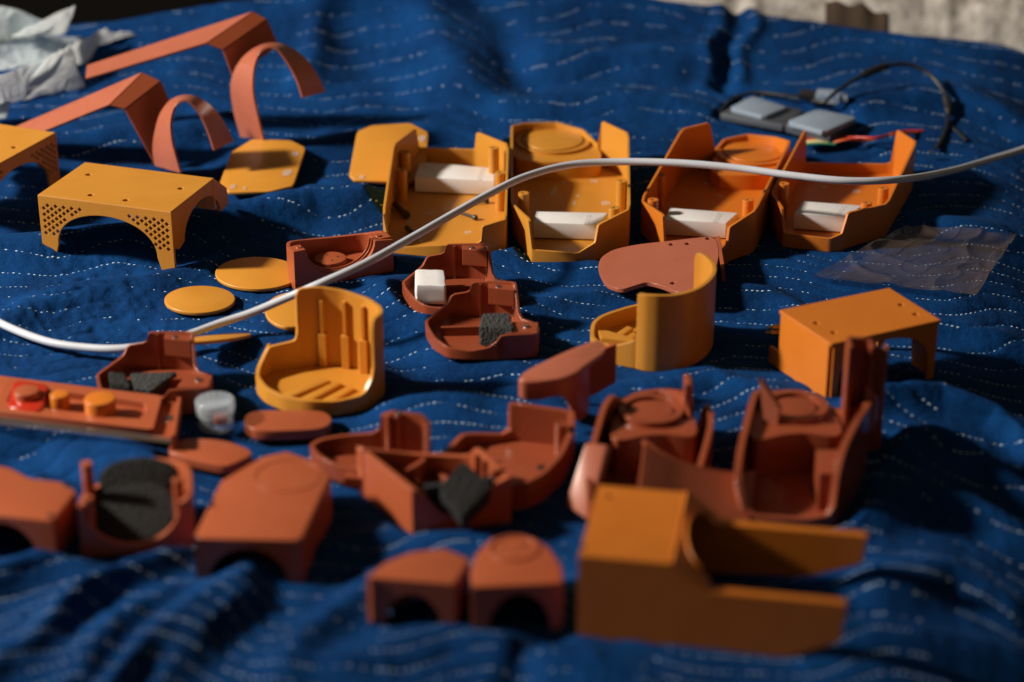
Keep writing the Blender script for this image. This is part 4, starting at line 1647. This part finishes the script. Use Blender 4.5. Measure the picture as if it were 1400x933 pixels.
# leaning fin
V3 = lambda px, py, yy: CAMV + ray(px, py) * (yy / ray(px, py).y)
yy = (fq.o + fq.M @ Vector((*fq.q(1050, 575, 30), 30))).y - 6
tri = [V3(1038, 518, yy), V3(1066, 560, yy - 4), V3(1060, 603, yy - 4), V3(1044, 575, yy)]
bmw = bmesh.new()
lo = [bmw.verts.new(v - fq.o) for v in tri]
hi = [bmw.verts.new(v - fq.o + Vector((2, 4, 0))) for v in tri]
bmw.faces.new(lo)
bmw.faces.new(hi[::-1])
for i in range(4):
    bmw.faces.new((lo[i], lo[(i + 1) % 4], hi[(i + 1) % 4], hi[i]))
bmesh.ops.recalc_face_normals(bmw, faces=bmw.faces)
bmesh.ops.transform(bmw, matrix=fq.M.transposed().to_4x4(), verts=bmw.verts)
T.part('fin', bmw, M['terra_lit'])
x, y = fq.q(1157, 640)
hz = fq.h(1157, 640, 473)
pp = [(x - 4, y, 4, hz - 1), (x - 4, y + 15, 4, hz), (x + 13, y + 17, 4, hz - 2), (x + 14, y + 5, 4, hz - 4)]
T.part('slotted_post', bm_wall(chaikin(pp, 1, .12, False), -2.6, False), M['terra_shaded'])
T.part('post_flange', bm_wall(chaikin([(x + 13, y + 16, 4, hz - 5), (x + 26, y + 18, 4, hz - 13), (x + 28, y + 34, 4, hz - 15)], 1, .15, False), 2.6, False), M['terra_shaded'])
T.part('post_blade', bm_wall([(x + 10, y + 4, 34, hz - 30), (x + 17, y + 5, 24, hz - 38), (x + 21, y + 12, 30, hz - 45)], 2, False), M['terra_lit'])
a = [fq.q(*k, 20) for k in ((1112, 640), (1146, 642), (1140, 705), (1105, 690))]
T.part('side_block', bm_prism([(a[0][0], a[0][1] - 26), (a[0][0] + 14, a[0][1] - 26), (a[0][0] + 16, a[0][1] + 6), (a[0][0] + 2, a[0][1] + 6)], 2, 30), M['terra_shaded'])

# trough between them
ft = Fr(S(955, 716, 0, False), 0)
far_ = [(880, 606, 36), (890, 614, 34), (905, 624, 31), (935, 638, 25), (976, 648, 19), (1010, 652, 15), (1032, 650, 13)]
near_ = [(872, 668, 32), (882, 676, 29), (898, 688, 24), (928, 703, 16), (972, 716, 9), (1004, 722, 6), (1022, 722, 5)]
A_ = catmull([P(a, b_, ft.o.z + c_) - ft.o for a, b_, c_ in near_], 4)
B_ = catmull([P(a, b_, ft.o.z + c_) - ft.o for a, b_, c_ in far_], 4)
T = Thing('curved_trough', 'terracotta trough with painted shade between the two cradle housings', 'plastic shell', ft)
T.part('trough_panel', bm_strip(A_, B_, 2.6), M['terra_shaded'])
T.part('end_rim', bm_tube([b_ + Vector((0, 0, 1)) for b_ in B_], 2.2, 8, 1), M['terra_shaded'])

# ------------------------------------------------------------------ knob tray
fy = fr2((0, 566), (229, 598), 7)
fy.M = fy.M @ Matrix.Rotation(0.02, 3, 'X')
T = Thing('knob_tray', 'long terracotta tray holding three knobs at the left edge', 'tray', fy)
ht = 8.0
q = lambda a, b_, h=ht: fy.q(a, b_, h)
T.part('base_plate', bm_dome([q(-60, 560, 3), q(238, 600, 3), q(247, 549, 3), q(222, 541, 3), q(-60, 506, 3)], 0, 3, .7, 2), M['terra'])
outer = chaikin([q(-10, 561), q(209, 588), q(222, 541), q(10, 517)], 1, .04)
inner = chaikin([q(8, 552), q(190, 574), q(201, 560), q(196, 550), q(18, 527)], 1, .1)
T.part('tray_frame', move(bm_plate(outer, [inner], ht - 2.6), Matrix.Translation((0, 0, 2.6))), M['terra'])
xr, yr = q(238, 573, 5)
T.part('end_bracket', bm_prism([q(234, 602, 9), q(240, 600, 9), q(248, 549, 9), q(243, 548, 9)], 0, 12), M['terra'])
T.part('threaded_insert', bm_ring(*q(233, 572, 4), 1.4, 3, 2.5, 4.6, 18), M['steel'])
T.part('red_insert', bm_dome(chaikin([q(9, 557, 9), q(57, 563, 9), q(67, 526, 9), q(19, 519, 9)], 1, .12), 2.8, 9.2, 1, 3), M['red'])
KGp = 'knobs resting in the tray'


def knob(label, px, py, w_, hh, m_):
    cxy = fy.q(px, py, 3 + hh)
    r_ = abs(fy.q(px + w_ / 2, py, 3 + hh)[0] - cxy[0])
    f_ = Fr(fy.o + fy.M @ Vector((cxy[0], cxy[1], 3.2)), 0)
    T = Thing('knob', label, 'knob', f_, KGp)
    T.part('knob_cap', bm_dome(circ(0, 0, r_, n=40), 0, hh, .6, 3), m_)
    T.part('knob_skirt', bm_ring(0, 0, r_ * .6, r_ * 1.03, 0, 1.6, 40), m_)


knob('terracotta knob on the red insert at the left of the tray', 36, 534, 36, 11, M['terra'])
knob('small orange knob in the middle of the tray', 81, 539, 27, 11, M['orange_deep_dim'])
knob('largest orange knob at the right of the tray', 136, 545, 44, 14, M['orange_deep_dim'])
px_plate('film_strip', 'clear plastic strip under the near edge of the knob tray', 'film', [(-60, 562), (236, 598), (234, 606), (-60, 574)], .6, M['film'], 0, 4.5, rnd=(1, .02))

# small jar
fz = fr1((296, 590), 0, 1)
T = Thing('small_jar', 'small clear jar with a milky screw lid beside the knob tray', 'jar', fz)
x, y = fz.q(296, 583)
T.part('jar_body', [bm_ring(x, y, 11.2, 12.2, 0, 15, 40), bm_dome(circ(x, y, 12, n=40), .2, 3, .5, 2), bm_ring(x, y, 11, 13.4, 11, 12.2, 40)], M['jar'])
T.part('lid', [bm_dome(circ(x, y, 13.6, n=44), 13.6, 21, 1.4, 3)] + [bm_box(x + 13.4 * math.cos(k / 18 * 6.283) - .4, y + 13.4 * math.sin(k / 18 * 6.283) - .4, 14.5, x + 13.4 * math.cos(k / 18 * 6.283) + .4, y + 13.4 * math.sin(k / 18 * 6.283) + .4, 19.6) for k in range(18)], M['lid'])
T.part('jar_contents', bm_dome(circ(x + 3, y, 5, n=18), 3, 9, 1, 2), M['terra'])

# ------------------------------------------------------------------ strap brackets at the top left


def strap(label, near, far, e1, e2, base_near, base_far):
    yn = S(*base_near).y
    yf = S(*base_far).y
    a0 = V3(*near[0], yn)
    f_ = Fr(Vector((a0.x, yn, S(*base_near).z)), 0)
    T = Thing('strap_bracket', label, 'bracket', f_, 'terracotta strap brackets')

    def lift(pl, yy):
        return [V3(a, b_, yy) - f_.o for a, b_ in pl]
    NA, FA = lift(near, yn), lift(far, yf)
    nmz = ['long_arm', 'bent_facet', 'front_facet']
    for i in range(len(NA) - 1):
        n = 6
        A2 = [NA[i].lerp(NA[i + 1], k / n) for k in range(n + 1)]
        B2 = [FA[i].lerp(FA[i + 1], k / n) for k in range(n + 1)]
        T.part(nmz[i], bm_strip(A2, B2, 2.0), M['terra_lit' if i == 0 else 'terra'])
    E1 = catmull(lift(e1, yn - 34), 6)
    E2 = catmull(lift(e2, yn - 6), 6)
    T.part('curved_loop', bm_strip(E1, E2, 2.0), M['terra_lit'])


strap('nearer terracotta strap bracket with an angled fold and a loop, behind the lattice cover',
      [(60, 182), (151, 145), (170, 150), (213, 228)], [(-30, 198), (196, 101), (219, 112), (236, 150)],
      [(249, 236), (242, 212), (237, 190), (236, 165), (243, 145), (256, 140), (272, 158), (283, 182), (291, 206)],
      [(214, 226), (211, 204), (214, 180), (222, 155), (238, 137), (262, 133), (286, 146), (304, 168), (317, 194)],
      (232, 232), (250, 214))
strap('farther terracotta strap bracket with a taller loop, reaching to the crumpled bag',
      [(118, 110), (283, 61), (304, 69), (318, 106)], [(120, 92), (347, 18), (364, 27), (380, 62)],
      [(362, 190), (354, 156), (348, 124), (350, 92), (360, 70), (376, 68), (392, 88), (404, 110), (412, 134)],
      [(331, 187), (321, 150), (318, 112), (332, 82), (358, 64), (386, 63), (412, 78), (430, 100), (443, 126)],
      (346, 190), (364, 172))

# ------------------------------------------------------------------ electronics
fx = Fr(S(1080, 185, 0, False), 0)
T = Thing('circuit_module', 'dark grey twin module with two pale trays behind the rightmost housing', 'electronics', fx)
hm = 14
qm = lambda a, b_, h: fx.q(a, b_, h)
T.part('module_body', bm_dome(chaikin([qm(984, 155, hm - 4), qm(1000, 146, hm - 4), qm(1022, 133, hm - 4), qm(1100, 150, hm - 4), qm(1075, 172, hm - 4)], 1, .06), 3, hm - 4, 1.2, 2), M['grey'])
T.part('module_body', bm_dome(chaikin([qm(1072, 170, hm - 3), qm(1120, 152, hm - 3), qm(1172, 162, hm - 3), qm(1135, 186, hm - 3), qm(1124, 184, hm - 3)], 1, .05), 3, hm - 3, 1.2, 2), M['grey'])
T.part('pale_tray', bm_dome(chaikin([qm(997, 147, hm), qm(1029, 131, hm), qm(1077, 146, hm), qm(1045, 159, hm)], 1, .08), hm - 5, hm, .8, 2), M['pale_grey'])
T.part('pale_tray', bm_dome(chaikin([qm(1075, 166, hm + 2), qm(1117, 149, hm + 2), qm(1173, 160, hm + 2), qm(1128, 180, hm + 2)], 1, .08), hm - 3, hm + 2, .8, 2), M['pale_grey'])
T.part('joining_bar', bm_box(*qm(1040, 168, hm - 6), 2, qm(1085, 150, hm)[0], qm(1085, 150, hm)[1] - 10, hm - 6.5), M['grey'])
f_ = Fr(S(1132, 150, 0, False), -0.25)
T = Thing('plug', 'white plug on a black cable behind the grey module', 'plug', f_)
T.part('plug_shell', bm_dome([(-12, -8), (10, -8), (10, 8), (-12, 8)], 8, 18, 1.2, 2), M['lid'])
T.part('plug_tip', bm_dome([(10, -5), (18, -5), (18, 5), (10, 5)], 10, 16, 1, 2), M['pale_grey'])
T.part('plug_boot', bm_dome([(-28, -5), (-12, -5), (-12, 5), (-28, 5)], 9, 17, 2, 2), M['black'])


def cable(label, cat, pts, r, m_, name='cable', sub=8, group=None):
    a = P(pts[0][0], pts[0][1], pts[0][2])
    f_ = Fr(a, 0)
    c3 = [P(x + random.uniform(-1, 1) * (len(pts) > 20), y + random.uniform(-.8, .8) * (len(pts) > 20), z) - a for x, y, z in pts]
    return single(name, label, cat, f_, bm_tube(c3, r, 14, sub), m_, group, angle=60)


zb = fx.o.z - 3
a = S(1150, 140).z
cable('thin black cable arching over the blanket behind the housings', 'cable',
      [(1100, 134, zb + 18), (1125, 140, zb + 22), (1143, 126, zb + 30), (1178, 104, zb + 40), (1225, 88, zb + 45), (1262, 96, zb + 40), (1288, 122, zb + 28), (1297, 155, zb + 14), (1290, 185, zb + 6), (1280, 203, zb + 4)],
      lambda t: 1.9 + (1.9 if .34 < t < .42 or .70 < t < .77 else 0), M['black'], sub=14)
cable('short black cable tail branching at the far right', 'cable', [(1296, 170, zb + 8), (1308, 180, zb + 5), (1322, 193, zb + 3)], 1.8, M['black'])
cable('black cable lying round the left of the grey module', 'cable', [(985, 152, zb + 12), (1000, 137, zb + 12), (1030, 127, zb + 16), (1075, 131, zb + 18), (1105, 134, zb + 18)], 1.7, M['black'])
cable('orange wire running right from the grey module', 'wire', [(1136, 196, zb + 6), (1160, 191, zb + 11), (1185, 192, zb + 7), (1222, 184, zb + 12), (1259, 181, zb + 6)], 1.3, M['wire_orange'])
cable('red wire beside the orange wire', 'wire', [(1135, 190, zb + 6), (1165, 188, zb + 10), (1200, 188, zb + 14), (1230, 180, zb + 9), (1262, 179, zb + 8)], 1.1, M['wire_red'])
f_ = Fr(P(1117, 195, zb + 6), 0.05)
T = Thing('ribbon_cable', 'short rainbow ribbon cable end under the grey module', 'ribbon cable', f_)
for i, mm_ in enumerate(('wire_green', 'wire_yellow', 'white', 'wire_yellow', 'wire_orange', 'wire_red')):
    T.part('wire', bm_tube([(-14, i * 2.6 - 6, 0), (0, i * 2.6 - 6, 1), (16, i * 2.6 - 6, 0)], 1.3, 8, 3), M[mm_])
cable('thin silver connector pin dangling at the end of the black cable', 'connector', [(1273, 206, zb + 8), (1273, 214, zb + 2)], 1.4, M['steel'])

# clear film on the right
f_ = Fr(S(1250, 355, 3), 0)
pts = [(1108, 383), (1153, 347), (1252, 315), (1388, 321), (1332, 399), (1220, 394)]
bm_ = bmesh.new()
c00, c10, c11, c01 = [Vector((*f_.q(*p, 2), 0)) for p in ((1108, 384), (1334, 402), (1390, 321), (1236, 314))]
n1_, n2_ = 110, 80
zc4 = [zB(f_.o.x + c.x, f_.o.y + c.y) - f_.o.z for c in (c00, c10, c11, c01)]
g_ = []
for j in range(n2_):
    row = []
    for i in range(n1_):
        u, v = i / (n1_ - 1), j / (n2_ - 1)
        p = c00.lerp(c10, u).lerp(c01.lerp(c11, u), v)
        wx, wy = f_.o.x + p.x, f_.o.y + p.y
        rid = 1 - abs(noise.noise(Vector((u * 5 + v * 2, v * 3, 3))))
        rid2 = 1 - abs(noise.noise(Vector((u * 3 - v * 5, v * 6, 9))))
        flat = zc4[0] * (1 - u) * (1 - v) + zc4[1] * u * (1 - v) + zc4[2] * u * v + zc4[3] * (1 - u) * v
        cr = abs(noise.noise(Vector((u * 2.2 + v * 1.6, v * 1.8 - u, 3))))
        cr2 = abs(noise.noise(Vector((u * 4 - v * 3, v * 4 + u * 2, 9))))
        edge = min(u, 1 - u, v, 1 - v)
        p.z = max(flat + 5, zB(wx, wy) + 1.5 - f_.o.z) + 2.6 * max(0, 1 - cr * 5) ** 2 + 1.0 * max(0, 1 - cr2 * 6) ** 2 + 3 * max(0, .08 - edge) / .08
        row.append(bm_.verts.new(p))
    g_.append(row)
for j in range(n2_ - 1):
    for i in range(n1_ - 1):
        bm_.faces.new((g_[j][i], g_[j][i + 1], g_[j + 1][i + 1], g_[j + 1][i]))
single('film_bag', 'crinkled clear plastic bag lying flat right of the housings', 'plastic bag', f_, bm_, M['film'], angle=180)

# ------------------------------------------------------------------ crumpled bag, top left
f_ = Fr(S(60, 130, 0, False), 0)
T = Thing('crumpled_bag', 'crumpled white plastic bag at the top left corner', 'plastic bag', f_)


def sheet(quad, hts, seed, amp=5, dep=(0, 0, 0, 0), n=34, fold=5, name='fold'):
    """quad: image corners; hts: heights over the frame"""
    cs = []
    for (a, b_), h in zip(quad, hts):
        cs.append(P(a, b_, f_.o.z + h) - f_.o)
    bm_ = bmesh.new()
    g_ = []
    for j in range(n):
        row = []
        for i in range(n):
            u, v = i / (n - 1), j / (n - 1)
            p = cs[0].lerp(cs[1], u).lerp(cs[3].lerp(cs[2], u), v)
            w1 = math.sqrt(1e-3 + noise.noise(Vector((u * fold * .6 + .9 * v, v * fold * .3, seed))) ** 2) * -2.4 + 1
            w2 = noise.fractal(Vector((u * 4, v * 4, seed + 5)), 1, 2, 4)
            e = min(u, 1 - u, v, 1 - v)
            w2 = noise.fractal(Vector((u * 1.6, v * 1.6, seed + 5)), 1, 2, 2)
            p = p + Vector((w2 * amp * .5, w2 * amp * .3, (w1 * amp * .6 + w2 * amp * .8)))
            row.append(bm_.verts.new(p))
        g_.append(row)
    for j in range(n - 1):
        for i in range(n - 1):
            bm_.faces.new((g_[j][i], g_[j][i + 1], g_[j + 1][i + 1], g_[j + 1][i]))
    ob = T.part(name, bm_, M['bag'])
    so_ = ob.modifiers.new('thickness', 'SOLIDIFY')
    so_.thickness = 0.0008
    return ob


sheet([(-40, 70), (50, 56), (74, 32), (-40, -4)], [40, 36, 52, 80], 1, 6)
sheet([(16, 52), (90, 47), (103, 8), (52, 32)], [45, 34, 70, 60], 2, 2.5)
sheet([(-40, 104), (58, 90), (112, 52), (-40, 44)], [30, 28, 24, 52], 3, 5)
sheet([(-40, 152), (34, 142), (92, 74), (-40, 118)], [10, 8, 48, 34], 4, 4)
sheet([(24, 141), (118, 120), (96, 62), (62, 88)], [8, 14, 54, 46], 5, 4)
sheet([(60, 104), (124, 84), (148, 40), (96, 62)], [22, 12, 38, 40], 6, 4)
sheet([(112, 84), (188, 70), (190, 50), (134, 44)], [6, 6, 24, 36], 7, 4)
sheet([(-40, 168), (10, 162), (14, 140), (-40, 140)], [2, 2, 12, 14], 8, 2)

# ------------------------------------------------------------------ the pale cable across the picture
zc = [(-30, 428, 5), (20, 452, 5), (70, 468, 5), (120, 476, 6), (165, 477, 8), (205, 471, 10), (250, 461, 12), (300, 443, 16), (345, 427, 22), (390, 409, 32), (440, 388, 44), (500, 360, 52),
      (560, 326, 54), (620, 293, 56), (670, 264, 58), (720, 241, 58), (780, 226, 58), (850, 221, 58), (930, 223, 60), (1010, 231, 60), (1090, 241, 60), (1165, 247, 60), (1240, 245, 56),
      (1300, 234, 36), (1350, 220, 20), (1410, 200, 16), (1480, 170, 18), (1560, 120, 20)]
cable('pale grey cable sweeping across the whole picture over the housings', 'cable', zc, 3.1, M['cable'], sub=10)

# ------------------------------------------------------------------ let the parts press into the blanket
bpy.context.view_layer.update()
PRESSED = ('open_housing', 'joint_shell', 'curved_cup', 'half_ring_housing', 'foam_housing', 'open_shell', 'knob_tray', 'disc', 'chamfered_lid',
           'end_piece', 'small_jar', 'circuit_module', 'film_strip')


def hull2(p):
    p = sorted(set(p))

    def half(q_):
        h_ = []
        for a in q_:
            while len(h_) > 1 and (h_[-1][0] - h_[-2][0]) * (a[1] - h_[-2][1]) - (h_[-1][1] - h_[-2][1]) * (a[0] - h_[-2][0]) <= 0:
                h_.pop()
            h_.append(a)
        return h_[:-1]
    return half(p) + half(p[::-1])


def world_low(e):
    obs = [e] if e.type == 'MESH' else [c for c in e.children if c.type == 'MESH']
    allv = []
    for o in obs:
        mw = np.array(o.matrix_world)
        v = np.empty(len(o.data.vertices) * 3)
        o.data.vertices.foreach_get('co', v)
        v = v.reshape(-1, 3) @ mw[:3, :3].T + mw[:3, 3]
        allv.append(v * 1000)
    v = np.concatenate(allv)
    return v


PL = []
for e in list(COL.objects):
    if e.parent is None and e.name.split('.')[0] in PRESSED:
        v = world_low(e)
        zmin = v[:, 2].min()
        lowv = v[v[:, 2] < zmin + 7]
        PL.append((hull2([(round(a, 2), round(b_, 2)) for a, b_ in lowv[:, :2]]), zmin - 0.4))


def press(x, y, z):
    z = z.copy()
    for hl_, zt_ in PL:
        hx_ = [p[0] for p in hl_]
        hy_ = [p[1] for p in hl_]
        sel = (x > min(hx_) - 30) & (x < max(hx_) + 30) & (y > min(hy_) - 30) & (y < max(hy_) + 30)
        xs, ys_ = x[sel], y[sel]
        d_ = np.full(xs.shape, -1e9)
        for a, b_ in zip(hl_, hl_[1:] + hl_[:1]):
            ex, ey = b_[0] - a[0], b_[1] - a[1]
            L_ = math.hypot(ex, ey)
            if L_ < 1e-6:
                continue
            d_ = np.maximum(d_, ((xs - a[0]) * ey - (ys_ - a[1]) * ex) / L_)
        lim = zt_ + np.clip(d_ - 1.0, 0, None) ** 1.2 * 0.55
        z[sel] = np.minimum(z[sel], lim)
    return z


me = bpy.data.objects['cloth'].data
c_ = np.empty(len(me.vertices) * 3)
me.vertices.foreach_get('co', c_)
c_ = c_.reshape(-1, 3) * 1000
c_[:, 2] = press(c_[:, 0], c_[:, 1], c_[:, 2])
me.vertices.foreach_set('co', (c_ * MM).astype(np.float32).ravel())
me.update()
me = bpy.data.objects['stitching'].data
c_ = np.empty(len(me.vertices) * 3)
me.vertices.foreach_get('co', c_)
c_ = c_.reshape(-1, 12, 3) * 1000
mid_ = c_.mean(1)
zs_ = full_np(mid_[:, 0], mid_[:, 1])
dz = press(mid_[:, 0], mid_[:, 1], zs_) - zs_
c_[:, :, 2] += dz[:, None]
me.vertices.foreach_set('co', (c_ * MM).astype(np.float32).ravel())
me.update()

# ------------------------------------------------------------------ render settings
scn.render.engine = 'CYCLES'
scn.cycles.max_bounces = 8
scn.cycles.diffuse_bounces = 2
scn.cycles.transparent_max_bounces = 12
scn.cycles.caustics_reflective = False
scn.cycles.caustics_refractive = False
